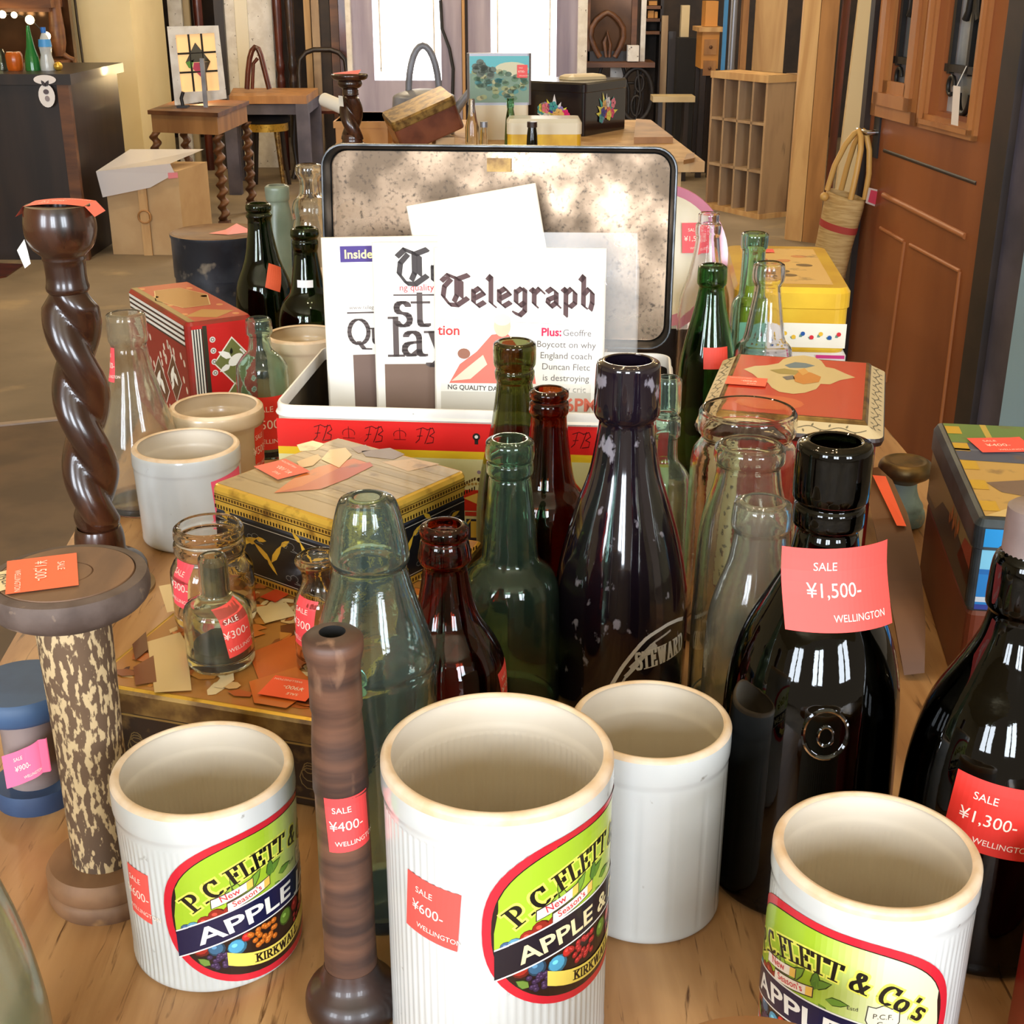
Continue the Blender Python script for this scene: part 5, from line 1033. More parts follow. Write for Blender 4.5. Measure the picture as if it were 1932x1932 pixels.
m = MB(); dbox(m, Wd, 0, Wd + .09, 2.4, -.08, .03, 'jamb_dark'); dbox(m, -.035, 0, 0, 2.4, -.08, .02, 'jamb_dark'); struct(m, 'trim_1')
m = MB(); dbox(m, Wd + .09, 0, Wd + .215, 2.4, -.1, .01, 'jamb_slate'); struct(m, 'trim_2')
# what shows past the slate post: plain boxes coloured for the bluish panels outside
p = PY(1925, 740, 3.0); m = MB(); m.box(p.x - .02, 2.3, .30, p.x + .03, 3.05, .78, 'sky_blue'); m.box(p.x - .03, 2.3, .28, p.x + .04, 3.06, .31, 'white_paint'); m.box(p.x - .02, 2.3, .80, p.x + .03, 3.05, .98, 'blue_paint')
m.obj('blue_panels', None, None, None, 'light blue panels outside, showing beyond the slate door post', 'cabinet')
# basket on the door handle
t = thing('straw_basket', 'woven straw basket bag with red bands hanging on the door handle', 'basket', hook + Vector((0, 0, .004)), (math.radians(-3.5), 0, math.radians(-60)))
tl = math.radians(-8); bx = lambda q: Vector((q.x * math.cos(tl) - q.z * math.sin(tl), q.y, q.x * math.sin(tl) + q.z * math.cos(tl)))
def oval(z, w, d): return [(w * math.cos(2 * PI * i / 28), d * math.sin(2 * PI * i / 28), z) for i in range(28)]
lv = [(-.58, .084, .046), (-.55, .086, .048), (-.46, .068, .046), (-.36, .068, .046), (-.29, .072, .047), (-.23, .078, .045), (-.20, .078, .040)]
def ring(m, l0, l1, name, k=1.0):
    V = [bx(Vector(q)) for q in oval(l0[0], l0[1] * k, l0[2] * k)] + [bx(Vector(q)) for q in oval(l1[0], l1[1] * k, l1[2] * k)]; m.add(V, [(i, (i + 1) % 28, (i + 1) % 28 + 28, i + 28) for i in range(28)], name, True)
m = MB(); 
for a_, b_ in zip(lv, lv[1:]): ring(m, a_, b_, 'straw'); ring(m, b_, a_, 'straw', .95)
m.add([bx(Vector(q)) for q in oval(*lv[0])], [tuple(range(28))], 'straw'); m.obj('basket_body', t)
for z0 in (-.31, -.48):
    m = MB(); L_ = lambda z: next((a_[1] + (b_[1] - a_[1]) * (z - a_[0]) / (b_[0] - a_[0]), a_[2] + (b_[2] - a_[2]) * (z - a_[0]) / (b_[0] - a_[0])) for a_, b_ in zip(lv, lv[1:]) if a_[0] <= z <= b_[0])
    ring(m, (z0,) + L_(z0), (z0 + .022,) + L_(z0 + .022), 'straw_red', 1.02); m.obj('red_band', t)
for dy in (-.030, .030):
    m = MB(); m.tube([bx(Vector((-.055, dy, -.20))), bx(Vector((-.050, dy * .9, -.12))), bx(Vector((-.034, dy * .6, -.05))), bx(Vector((-.014, dy * .4, -.012))), Vector((0, dy * .3, 0)), bx(Vector((.018, dy * .4, -.014))), bx(Vector((.036, dy * .6, -.05))), bx(Vector((.050, dy * .9, -.12))), bx(Vector((.055, dy, -.20)))], .009, 'cane', 8); m.obj('handle', t)
MB().ball(tuple(bx(Vector((-.035, -.055, -.215)))), .014, 'cane').obj('wooden_button', t)
m = MB(); m.add([bx(Vector(q)) for q in ((.10, -.012, -.15), (.10, .045, -.160), (.10, .035, -.21), (.10, -.010, -.198))], [(0, 1, 2, 3)], 'print_paper', False, (240, 226, 216)); m.add([bx(Vector(q)) for q in ((.1015, -.002, -.157), (.1015, .042, -.165), (.1015, .033, -.204), (.1015, -.002, -.194))], [(0, 1, 2, 3)], 'print_paper', False, (240, 84, 110)); m.obj('price_tag', t)
m = MB(); a, b = DUV(1826, 162), DUV(1824, 236); P = lambda q, du, t_: A + u_ * (q[0] + du) + nrm * t_ + Vector((0, 0, q[1]))
m.add([P(a, -.022, .03), P(a, .022, .03), P(b, .022, .034), P(b, -.022, .034)], [(0, 1, 2, 3)], 'print_paper', False, (236, 226, 220)); m.add([P(a, -.006, .0304) + Vector((0, 0, -.012)), P(a, .006, .0304) + Vector((0, 0, -.012)), P(a, .006, .0306) + Vector((0, 0, -.024)), P(a, -.006, .0306) + Vector((0, 0, -.024))], [(0, 1, 2, 3)], 'print_paper', False, (170, 80, 70)); m.tube([P(a, 0, .03), P(a, .004, .012) + Vector((0, 0, .05))], .0012, 'white_paper', 6)
m.obj('paper_tag', None, None, None, 'white paper tag tied to the iron grille of the brown door', 'tag')

# pale lilac doors at the back with bright windows
def vdoor(n, x0p, x1p, wins, Y, name):
    x0, x1 = PY(x0p, 150, Y).x, PY(x1p, 150, Y).x; a, b = PY(wins[0], 80, Y).x, PY(wins[1], 80, Y).x; zb = PY(760, wins[2], Y).z
    t = thing(name, '-', '-', (0, 0, 0)); del t['label'], t['category']; t['kind'] = 'structure'
    m = MB(); m.box(x0, Y, 0, a, Y + .05, 2.6, 'lilac_door'); m.box(b, Y, 0, x1, Y + .05, 2.6, 'lilac_door'); m.box(a, Y, 0, b, Y + .05, zb, 'lilac_door'); m.obj('door_leaf', t)
    MB().box(a, Y + .03, zb, b, Y + .045, 2.6, 'window_light').obj('pane', t)
    e = (b - a) * .09
    m = MB(); m.box(a + e, Y + .01, zb + .06, a + e + .012, Y + .03, 2.6, 'white_paint'); m.box(b - e - .012, Y + .01, zb + .06, b - e, Y + .03, 2.6, 'white_paint'); m.obj('glazing_bar', t)
vdoor(1, 664, 872, (704, 832, 152), 10.0, 'door_2'); vdoor(2, 884, 1090, (926, 1050, 160), 10.0, 'door_3')
m = MB(); x0, x1 = PY(655, 100, 9.95).x, PY(664, 100, 9.95).x; m.box(x0, 9.93, 0, x1, 10.05, 2.6, 'white_paint'); x0, x1 = PY(872, 50, 10).x, PY(877, 50, 10).x; m.box(x0, 9.95, 0, x1, 10.05, 2.6, 'pale_pine'); struct(m, 'trim_3')
x0, x1 = PY(1090, 100, 9.9).x, PY(1107, 100, 9.9).x; struct(MB().box(x0, 9.88, 0, x1, 10.05, 2.6, 'white_paint'), 'trim_4')
m = MB(); m.tube([PY(px, py, 9.97) for px, py in ((831, 0), (834, 55), (848, 92), (855, 130), (854, 180), (852, 230))], .012, 'black_iron', 8); m.obj('cable', None, None, None, 'dark cable hanging down the left lilac door', 'cable')
m = MB(); m.tube([PY(px, py, 8.97) for px, py in ((140, -10), (146, 40), (153, 90), (158, 128))], .008, 'jamb_dark', 6); m.obj('cable', None, None, None, 'thin cable down the cream wall above the dark counter', 'cable')

# brown sheet flooring and rug at left
m = MB(); P = [PZ(-900, 1500, .006), PZ(380, 1320, .006), PZ(330, 772, .006), PZ(-300, 835, .006)]
m.hexa([(p.x, p.y, .0) for p in P], [(p.x, p.y, .006) for p in P], 'brown_sheet'); q = P[2], P[3]
m.hexa([(q[0].x, q[0].y, .0), (q[1].x, q[1].y, 0), (q[1].x, q[1].y + .03, 0), (q[0].x, q[0].y + .03, 0)], [(q[0].x, q[0].y, .012), (q[1].x, q[1].y, .012), (q[1].x, q[1].y + .03, .012), (q[0].x, q[0].y + .03, .012)], 'pale_strip')
m.obj('floor_sheet', None, None, None, 'brown sheet of flooring with a pale edge strip, left of the table', 'flooring')
P = [PZ(-200, 560, .008), PZ(12, 520, .008), PZ(44, 498, .008), PZ(-160, 490, .008)]; m = MB(); m.hexa([(p.x, p.y, 0) for p in P], [(p.x, p.y, .008) for p in P], 'red_wood'); m.obj('rug', None, None, None, 'dark red rug corner in front of the dark counter', 'rug')

# ---------------------------------------------------------------- left background
c0 = PZ(166, 490, 0); cz = PZ(150, 150, 0).z + .90
t = thing('counter', 'dark wooden shop counter with bottles on top, at far left', 'counter', (0, 0, 0))
xr = c0.x; Yc = c0.y
MB().box(xr - 1.6, Yc, 0, xr, Yc + .88, .86, 'dark_oak').obj('counter_body', t)
MB().box(xr - 1.7, Yc - .03, .86, xr + .03, Yc + .92, .91, 'dark_oak').obj('counter_top', t)
m = MB(); m.box(xr - .045, Yc - .02, 0, xr + .012, Yc + .02, .86, 'brown_oak'); m.obj('corner_post', t)
m = MB(); a = Art(); a.ell(0, .02, .055, .022, (238, 232, 232), n=20); a.ell(0, -.055, .040, .055, (240, 236, 236), n=20); a.leaf(0, -.012, .035, .009, 2.1, (60, 52, 58), 1); a.leaf(0, -.012, .035, .009, 1.0, (60, 52, 58), 1); a.ell(0, -.036, .014, .012, (90, 80, 88), 1, n=12); a.ell(.002, -.068, .012, .014, (150, 140, 146), 1, n=10)
p = PY(84, 150, Yc - .04); m.art(a, lambda u, v, o: (p.x + u, Yc - .036 - o * 4, .865 + v), 'print_paper', step=.0006); m.obj('card', None, None, None, 'white bulb-shaped card with dark motif hanging on the dark counter', 'card')
def bgbottle(name, label, px, py0, Y, prof, mt, cap=None, z=.91, group=None):
    p = PY(px, py0, Y); s = mpp(p); pts = [(hw * s, (PY(px, q, Y).z - z)) for q, hw in prof][::-1]
    pts = [(r, max(zz, .0)) for r, zz in pts]; pts[0] = (pts[0][0], 0)
    if cap:
        t = thing(name, label, 'bottle', (p.x, Y, z)); m = MB(); m.lathe([([(0, 0)] + pts + [(0, pts[-1][1])], mt)], 20); m.obj('bottle_body', t)
        h = pts[-1][1]; MB().lathe([([(0, h), (pts[-1][0] * 1.2, h), (pts[-1][0] * 1.2, h + 10 * s), (0, h + 10 * s)], cap)], 16).obj('cap', t); return t
    return MB().lathe([([(0, 0)] + pts + [(0, pts[-1][1])], mt)], 20).obj(name, None, (p.x, Y, z), None, label, 'bottle')
mat('pet_green', (46, 150, 70), .1, trans=.5); mat('pet_clear', (214, 220, 224), .15, trans=.3); mat('label_blue', (70, 150, 220), .4); mat('orange_glass', (216, 110, 34), .2, trans=.4); mat('blue_cap', (40, 110, 200), .4)
Yb = Yc + .25
bgbottle('glass_bottle', 'green glass bottle standing on the dark counter', 52, 48, Yb, [(48, 3), (60, 4), (90, 8), (108, 13), (132, 14)], 'pet_green')
t = bgbottle('water_bottle', 'clear plastic water bottle with blue cap on the dark counter', 82, 62, Yb, [(62, 4), (72, 8), (90, 12), (94, 11), (104, 10), (116, 13), (132, 13)], 'pet_clear', 'blue_cap')
p = PY(82, 80, Yb); s = mpp(p); z0, z1 = PY(82, 88, Yb).z - .91, PY(82, 74, Yb).z - .91; MB().lathe([([(12.4 * s, z0), (11 * s, z1)], 'label_blue')], 20).obj('label', t)
bgbottle('glass_jar', 'orange glass jar on the dark counter', 25, 98, Yb, [(98, 13), (104, 16), (128, 15), (133, 13)], 'orange_glass')
bgbottle('glass_bottle', 'teal bottle at the left edge on the dark counter', 0, 92, Yb, [(92, 4), (104, 8), (132, 9)], 'glass_teal')
MB().ball((PY(110, 127, Yb).x, Yb, .93), .022, 'gilt').obj('brass_knob', None, None, None, 'small gold knob on the end of the dark counter', 'knob')
# sideboard with fairy lights above it
t = thing('carved_dresser', 'carved brown dresser back with cornice behind the dark counter', 'dresser', (0, 0, 0)); Yd = 8.55
f = lambda px, py: PY(px, py, Yd)
m = MB(); m.box(-5, Yd + .1, .0, f(118, 0).x, Yd + .16, 2.2, 'mirror_brown'); m.obj('mirror_back', t)
m = MB(); m.box(-5, Yd - .12, f(0, 14).z, f(108, 10).x, Yd + .1, f(0, -10).z, 'brown_oak'); m.box(-5, Yd - .08, f(0, 22).z, f(100, 10).x, Yd + .1, f(0, 14).z, 'brown_oak'); m.obj('cornice', t)
m = MB(); m.lathe([(chaikin([(.03, 0), (.05, .1), (.035, .3), (.05, .5), (.03, .7), (.04, 1.0)], 1), 'brown_oak')], 16, xf=lambda q: Vector((f(108, 60).x + q.x, Yd + q.y, .9 + q.z))); m.obj('turned_post', t)
m = MB(); m.box(-5, Yd - .2, .0, f(134, 110).x, Yd + .1, f(0, 112).z, 'brown_oak'); m.tube([f(102, 84), f(116, 100), f(130, 110), f(140, 114)], .018, 'brown_oak', 8); m.obj('shelf', t)
t = thing('string_light', 'warm glowing bulbs across the brown dresser', 'lights', (0, 0, 0)); m = MB(); m.tube([f(-20, 10) - Vector((0, .14, 0)), f(20, 26) - Vector((0, .14, 0)), f(44, 26) - Vector((0, .14, 0)), f(72, 34) - Vector((0, .14, 0)), f(102, 66) - Vector((0, .14, 0))], .004, 'black_iron', 6); m.obj('wire', t)
for px, py, r_ in ((2, 27, .014), (21, 26, .022), (43, 27, .018), (72, 36, .026), (103, 66, .024)):
    q = f(px, py) - Vector((0, .15, 0)); MB().ball(tuple(q), r_, 'bulb_light').obj('bulb', t)
for px, py, k in ((12, 60, 0), (34, 54, 1), (24, 78, 2), (60, 76, 3)): pass

# cardboard box with film
b0 = PZ(210, 486, 0); b1 = PZ(352, 488, 0); Yx = 6.95; z = .43
x0, x1 = PY(190, 330, Yx).x + .02, PY(340, 345, Yx).x
t = thing('cardboard_box', 'open cardboard box with translucent film beside the dark counter', 'box', (0, 0, 0))
m = MB(); q = [(x0, Yx), (x1, Yx - .03), (x1 + .07, Yx + .34), (x0 + .02, Yx + .36)]; m.prism(q, 0, z, 'cardboard'); m.obj('box_body', t)
m = MB(); m.box((x0 + x1) / 2 - .022, Yx - .034, .0, (x0 + x1) / 2 + .022, Yx - .026, z, 'pale_pine', None); m.tube([((x0 + x1) / 2 + .032 * math.cos(k_ * PI / 8), Yx - .036, .20 + .032 * math.sin(k_ * PI / 8)) for k_ in range(16)], .005, 'honey_wood', 6, closed=True); m.obj('packing_tape', t)
m = MB(); m.add([(x0 - .03, Yx - .042, z + .0), (x1 - .03, Yx - .052, z + .04), (x1 - .01, Yx - .05, z - .01), (x0 + .24, Yx - .048, z - .08), (x0 - .01, Yx - .042, z - .13), (x0 + .06, Yx + .30, z + .07), (x1 + .07, Yx + .30, z + .07)], [(0, 1, 2, 3), (0, 3, 4), (0, 5, 6, 1)], 'poly_film'); m.obj('plastic_film', t)
m = MB(); m.add([(x1 - .045, Yx - .055, z - .005), (x1 + .005, Yx - .055, z - .003), (x1 + .005, Yx - .055, z - .03), (x1 - .045, Yx - .055, z - .035)], [(0, 1, 2, 3)], 'print_paper', False, (226, 130, 140)); m.obj('pink_label', t)

# barley-twist side table
t = thing('barley_twist_table', 'small oak side table with barley-twist legs below the leaded window', 'table', (0, 0, 0)); z = .66
K = [PZ(278, 208, z), PZ(411, 213, z), PZ(470, 190, z), PZ(340, 186, z)]; cen = sum(K, Vector()) / 4
m = MB(); m.hexa([(k.x, k.y, z - .022) for k in K], [(k.x, k.y, z) for k in K], 'brown_oak'); m.obj('tabletop', t)
K2 = [cen + (k - cen) * .94 for k in K]; m = MB(); m.hexa([(k.x, k.y, z - .12) for k in K2], [(k.x, k.y, z - .022) for k in K2], 'honey_wood'); m.obj('apron_drawer', t)
for k in K2:
    kk = cen + (k - cen) * .96; m = MB(); n, s = 60, 16; V = []; Fs = []
    for i in range(n + 1):
        q = i / n; zz = .05 + (z - .17) * q
        for j in range(s):
            a = 2 * PI * j / s; V.append((kk.x + .024 * math.cos(a) + .010 * math.cos(q * 2 * PI * 8), kk.y + .024 * math.sin(a) + .010 * math.sin(q * 2 * PI * 8), zz))
        if i: Fs += [((i - 1) * s + j, (i - 1) * s + (j + 1) % s, i * s + (j + 1) % s, i * s + j) for j in range(s)]
    m.add(V, Fs, 'brown_oak', True); m.box(kk.x - .03, kk.y - .03, 0, kk.x + .03, kk.y + .03, .07, 'brown_oak'); m.obj('twisted_leg', t)
# leaded window frame leaning on it
t = thing('leaded_window', 'white window frame with amber leaded glass and diamond, on the side table', 'window', (0, 0, 0)); Yw = 7.97
g = lambda px, py, d=0: PY(px, py, Yw - d)
O = [(315, 50), (412, 48), (428, 186), (330, 199)]; I = [(331, 66), (404, 62), (414, 170), (343, 174)]
def quad(P, d0, d1, name, m):
    m.hexa([g(*p, -d1) for p in P], [g(*p, -d0) for p in P], name)
m = MB()
for i in range(4): quad([O[i], O[(i + 1) % 4], I[(i + 1) % 4], I[i]], -.02, .02, 'white_paint', m)
m.obj('window_frame', t)
m = MB(); quad(I, -.004, .004, 'amber_light', m); m.obj('amber_pane', t)  # opaque pane emits amber itself, imitating lamplight coming through the glass
mid = lambda a, b, k: (a[0] + (b[0] - a[0]) * k, a[1] + (b[1] - a[1]) * k)
m = MB()
for k in (.33, .66):
    m.tube([g(*mid(I[0], I[1], k), .008), g(*mid(I[3], I[2], k), .008)], .006, 'black_iron', 6); m.tube([g(*mid(I[0], I[3], k), .008), g(*mid(I[1], I[2], k), .008)], .006, 'black_iron', 6)
m.obj('lead_lines', t)
for P, c, lab in (([(368, 80), (397, 116), (350, 118)], (70, 62, 36), 'dark olive glass piece'), ([(350, 118), (366, 112), (362, 130), (356, 128)], (90, 150, 50), 'green glass piece'), ([(366, 118), (376, 118), (380, 146), (364, 130)], (196, 60, 90), 'pink glass piece'), ([(376, 118), (397, 116), (386, 144), (380, 146)], (84, 70, 50), 'brown glass piece')):
    mm = mat('stained_' + lab.split()[0], c, .2); m = MB(); k = len(P); m.add([g(*p, .012) for p in P] + [g(*p, .005) for p in P], [tuple(range(k)), tuple(reversed(range(k, 2 * k)))] + [(i, (i + 1) % k, (i + 1) % k + k, i + k) for i in range(k)], 'stained_' + lab.split()[0]); m.obj('stained_glass_piece', t, label=lab)
q = PY(362, 150, 8.14); t = thing('table_lamp', 'small lit lamp glowing behind the leaded window', 'lamp', (q.x, 8.14, .66)); MB().lathe([([(0, 0), (.06, 0), (.06, .012), (.012, .02), (.012, q.z - .70)], 'black_iron')], 16).obj('lamp_base', t)
MB().ball((0, 0, q.z - .66), .034, 'bulb_light').obj('bulb', t); lamp('lamp_glow', 'POINT', (q.x, 8.24, q.z + .05), (0, 0, 0), 9, (1, .72, .36), rad=.035)
q = PY(330, 130, 8.9); 
a, b = PY(377, 110, 7.86), PY(392, 200, 7.86); MB().box(a.x, 7.85, .66, b.x, 7.87, a.z, 'grey_enamel').obj('acrylic_strip', None, None, None, 'upright grey plastic strip in front of the leaded window', 'strip')
a = PY(345, 197, 7.85); m = MB(); m.box(a.x - .03, 7.82, .66, a.x + .03, 7.88, .672, 'black_iron'); m.tube([(a.x, 7.85, .67), (a.x - .006, 7.85, .71), (a.x + .008, 7.85, .745)], .010, 'black_iron', 8); m.obj('black_figurine', None, None, None, 'tiny black figurine on the side table before the window frame', 'figurine')

# back table, chairs and salvaged timber on the left
t = thing('trestle_table', 'plain brown table with lilac-grey legs behind the side table', 'table', (0, 0, 0)); z = .63
K = [PZ(432, 181, z), PZ(578, 181, z), PZ(600, 166, z), PZ(440, 166, z)]; m = MB(); m.hexa([(k.x, k.y, z - .05) for k in K], [(k.x, k.y, z) for k in K], 'honey_wood'); m.obj('tabletop', t)
m = MB(); m.hexa([(k.x, k.y + .03, z - .12) for k in K[:2]] + [(k.x, k.y - .03, z - .12) for k in K[2:]], [(k.x, k.y + .03, z - .05) for k in K[:2]] + [(k.x, k.y - .03, z - .05) for k in K[2:]], 'jamb_slate'); m.obj('apron', t)
for k in K: MB().box(k.x - .04 - .03 * (k.x > -1.6), k.y - .03, 0, k.x + .04 - .03 * (k.x > -1.6), k.y + .04, z - .05, 'jamb_slate').obj('leg', t)
p = PY(508, 330, 9.35); t = thing('stool', 'round black-seated stool with gold rail under the back table', 'stool', (p.x, 9.35, 0)); 
MB().lathe([(chaikin([(0, .43), (.15, .43), (.165, .44), (.16, .475), (.10, .50), (0, .505)], 1), 'black_cloth')], 32).obj('seat', t); MB().lathe([([(.135, .38), (.15, .38), (.15, .43), (.135, .43)], 'gilt')], 32).obj('gold_rail', t)
for k in range(4):
    a = PI / 4 + k * PI / 2; MB().tube([(.12 * math.cos(a), .12 * math.sin(a), .40), (.14 * math.cos(a), .14 * math.sin(a), .2), (.165 * math.cos(a), .165 * math.sin(a), 0)], [.022, .016, .014], 'old_gold' if k == 3 else 'dark_oak', 8).obj('leg', t)
p = PY(606, 206, 9.93); t = thing('dining_chair', 'dark chair with red padded seat behind the back table', 'chair', (p.x, 9.93, 0)); 
MB().loft(.40, .36, .05, [(.0, .45), (-.005, .47), (.02, .505)], 'red_wood', 4).obj('seat', t)
for sx in (-1, 1):
    for sy in (-1, 1): MB().tube([(sx * .17, sy * .15, .45), (sx * .185, sy * .16, .25), (sx * .17, sy * .17, .10), (sx * .20, sy * .19, 0)], [.028, .022, .015, .02], 'dark_oak', 8).obj('leg', t)
m = MB(); m.tube([(-.17, .16, .45), (-.175, .19, .7), (-.165, .2, .79), (-.12, .205, .84), (-.06, .21, .86), (.06, .21, .86), (.12, .205, .84), (.165, .2, .79), (.175, .19, .7), (.17, .16, .45)], .018, 'dark_oak', 8); m.obj('back_frame', t)
# cheval-less chair arch
m = MB(); m.tube([PY(px, py + 10, 9.3) for px, py in ((466, 158), (468, 125), (471, 100), (475, 86), (481, 79), (487, 82), (492, 94), (499, 122), (508, 158))], .018, 'red_wood', 8); m.tube([PY(px, py + 10, 9.33) for px, py in ((476, 158), (478, 110), (486, 100))], .012, 'red_wood', 8); m.obj('bentwood_chair', None, None, None, 'curved red-brown chair frame standing on the back table', 'chair')
def plank(label, xa, xb, Y, mt, ztop=2.3, th=.04, lean=0, cat='plank', group=None, yb=None, z0=0, name='timber_plank'):
    zr = 100; x0, x1 = PY(xa, zr, Y).x, PY(xb, zr, Y).x
    m = MB(); m.hexa([(x0, Y, z0), (x1, Y, z0), (x1, Y + th, z0), (x0, Y + th, z0)], [(x0 + lean, Y + .06, ztop), (x1 + lean, Y + .06, ztop), (x1 + lean, Y + .06 + th, ztop), (x0 + lean, Y + .06 + th, ztop)], mt)
    return m.obj(name, None, None, None, label, cat, group)
G1 = 'salvaged timber leaning behind the left tables'
plank('white-painted plank right of the leaded window, leftmost of the leaning timber', 322, 348, 10.34, 'white_paint', group=G1, name='painted_plank')
plank('cream board behind the leaded window frame', 346, 362, 10.42, 'cream_edge', group=G1)
plank('dark brown board right of the leaded window', 408, 426, 10.28, 'dark_oak', group=G1)
plank('flaking white and blue-grey board above the back table', 428, 446, 10.32, 'white_paint', group=G1, name='painted_plank')
plank('pale cream board left of the red spindles', 447, 470, 10.34, 'cream_glaze', group=G1)
plank('wide off-white panel between cream board and red spindles', 471, 516, 10.36, 'white_paint', group=G1, name='painted_board')
plank('beige board right of the dark red spindles', 576, 588, 10.34, 'pale_pine', group=G1)
plank('green-painted narrow pole board left of the dark boards', 590, 604, 10.28, 'glass_sage' if 0 else 'moss' if 'moss' in MATS else 'grey_pine', group=G1)
plank('dark brown board, left one of the pair before the lilac door', 606, 624, 10.32, 'dark_brown', group=G1)
plank('brown board, right one of the pair before the lilac door', 625, 640, 10.28, 'brown_oak', group=G1)
plank('mottled red-brown board beside the white door frame', 641, 654, 10.24, 'red_wood', group=G1)
for i, (lab, px, mt) in enumerate((('dark turned spindle next to the leaded window, high up', 378, 'red_wood'), ('reddish turned spindle, left of the pair above the back table', 526, 'red_wood'), ('darker turned spindle, right of the pair above the back table', 549, 'bobbin_dark'))):
    Ys = 10.22; x = PY(px, 80, Ys).x; m = MB(); z = 0; P = [(.03, 0), (.03, .6), (.035, .64), (.022, .68), (.038, .74), (.024, .80), (.030, .9), (.036, 1.2), (.026, 1.3), (.040, 1.36), (.024, 1.40), (.036, 1.46), (.028, 1.5), (.034, 1.9), (.03, 2.3)]
    m.lathe([(chaikin(P, 1), mt)], 16); m.obj('turned_spindle', None, (x, Ys, 0), None, lab, 'spindle', 'turned spindles leaning at the back left')

# ---------------------------------------------------------------- right background
t = thing('pigeonhole_crate', 'tall pine pigeonhole crate with twelve compartments, right of centre', 'crate', (0, 0, 0))
n0, n1 = PZ(1432, 414, 0), PZ(1330, 391, 0); fr = (n1 - n0); dp = Vector((-fr.y, fr.x, 0)).normalized() * .22
if dp.y < 0: dp = -dp
zt = .82; W1 = fr.length; fu = fr.normalized()
def cb(m, u0, u1, d0, d1, z0, z1, mt='crate_pine'):
    P = [n0 + fu * u0 + dp * d0, n0 + fu * u1 + dp * d0, n0 + fu * u1 + dp * d1, n0 + fu * u0 + dp * d1]; m.hexa([(p.x, p.y, z0) for p in P], [(p.x, p.y, z1) for p in P], mt)
m = MB(); cb(m, 0, W1, .92, 1.0, 0, zt, 'crate_pine'); m.obj('back_board', t)
for u0, u1 in ((0, .018), (W1 - .018, W1)): m = MB(); cb(m, u0, u1, 0, 1, 0, zt); m.obj('side_board', t)
for z0, z1 in ((0.0, .03), (zt - .04, zt)): m = MB(); cb(m, -.005, W1 + .005, -.03, 1, z0, z1, 'pale_pine'); m.obj('end_board', t)
for k in (1, 2): m = MB(); cb(m, .018, W1 - .018, .0, .95, zt * k / 3 - .008, zt * k / 3 + .008, 'grey_pine'); m.obj('shelf', t)
for k in (1, 2, 3): m = MB(); cb(m, W1 * k / 4 - .008, W1 * k / 4 + .008, .0, .95, .03, zt - .04, 'grey_pine'); m.obj('divider', t)
# solid pine chest beside it
a, b = PZ(1450, 410, 0), PZ(1500, 402, 0); a += Vector((.085, .10, 0))
m = MB(); m.hexa([(a.x, a.y, 0), (a.x + .25, a.y + .03, 0), (a.x + .30, a.y + .40, 0), (a.x + .05, a.y + .37, 0)], [(a.x, a.y, .80), (a.x + .25, a.y + .03, .80), (a.x + .30, a.y + .40, .80), (a.x + .05, a.y + .37, .80)], 'crate_pine'); m.obj('pine_board_box', None, None, None, 'solid pine box side standing right against the pigeonhole crate', 'box')
def leaning(label, xa, xb, py_foot, mt, th=.035, lean=.0, name='timber_plank', cat='plank', group='boards leaning by the brown door', ztop=2.2):
    f0, f1 = PZ(xa, py_foot, 0), PZ(xb, py_foot + 4, 0); s0 = .0
    m = MB(); m.hexa([f0, f1, f1 + Vector((0, th, 0)), f0 + Vector((0, th, 0))], [f0 + Vector((lean, .12, ztop)), f1 + Vector((lean, .12, ztop)), f1 + Vector((lean, .12 + th, ztop)), f0 + Vector((lean, .12 + th, ztop))], mt); return m.obj(name, None, None, None, label, cat, group)
leaning('pale pine board leaning right of the crate, left one of the pair', 1482, 1512, 452, 'pale_pine', lean=.03)
leaning('pale pine board leaning right of the crate, right one of the pair', 1513, 1545, 456, 'honey_wood', lean=.03)
leaning('thin dark red-brown post between pine boards and cream plank', 1548, 1560, 462, 'red_wood', lean=.05)
leaning('cream-painted plank standing next to the brown door', 1564, 1606, 474, 'cream_edge', lean=.10)
Yq = 9.3
def bx_(label, name, cat, xa, ya, xb, yb, Y, dep_, mt, ground=False, group=None):
    p0, p1 = PY(xa, yb, Y), PY(xb, ya, Y); m = MB(); m.box(p0.x, Y, 0 if ground else p0.z, p1.x, Y + dep_, p1.z, mt); return m.obj(name, None, None, None, label, cat, group)
bx_('plywood sheet standing behind the pigeonhole crate', 'plywood_sheet', 'board', 1418, -20, 1488, 150, Yq, .03, 'pale_pine', True)
bx_('square timber post left of the plywood sheet', 'timber_post', 'post', 1394, -20, 1416, 150, Yq - .1, .08, 'honey_wood', True)
bx_('bright blue painted strip beside the grey pipe', 'blue_strip', 'post', 1360, -20, 1376, 150, Yq - .2, .04, 'blue_paint', True)
p = PY(1384, 60, Yq - .1); MB().lathe([([(.024, 0), (.024, 2.3)], 'steel')], 16).obj('steel_pipe', None, (p.x, Yq - .08, 0), None, 'grey steel pipe right of the blue strip', 'pipe')
t = thing('drawer_cabinet', 'small orange-brown wooden cabinet with drawers, left of the blue strip', 'cabinet', (0, 0, 0)); Yk = 9.8; p0, p1 = PY(1322, 130, Yk), PY(1358, 60, Yk)
MB().box(p0.x, Yk, p0.z, p1.x, Yk + .3, p1.z, 'orange_wood').obj('cabinet_body', t)
for x in (p0.x, p1.x - .04):
    for yy in (Yk, Yk + .26): MB().box(x, yy, 0, x + .04, yy + .04, p0.z, 'dark_oak').obj('leg', t)
MB().box(p0.x - .03, Yk - .03, p1.z, p1.x + .03, Yk + .32, p1.z + .03, 'pale_pine').obj('cabinet_top', t)
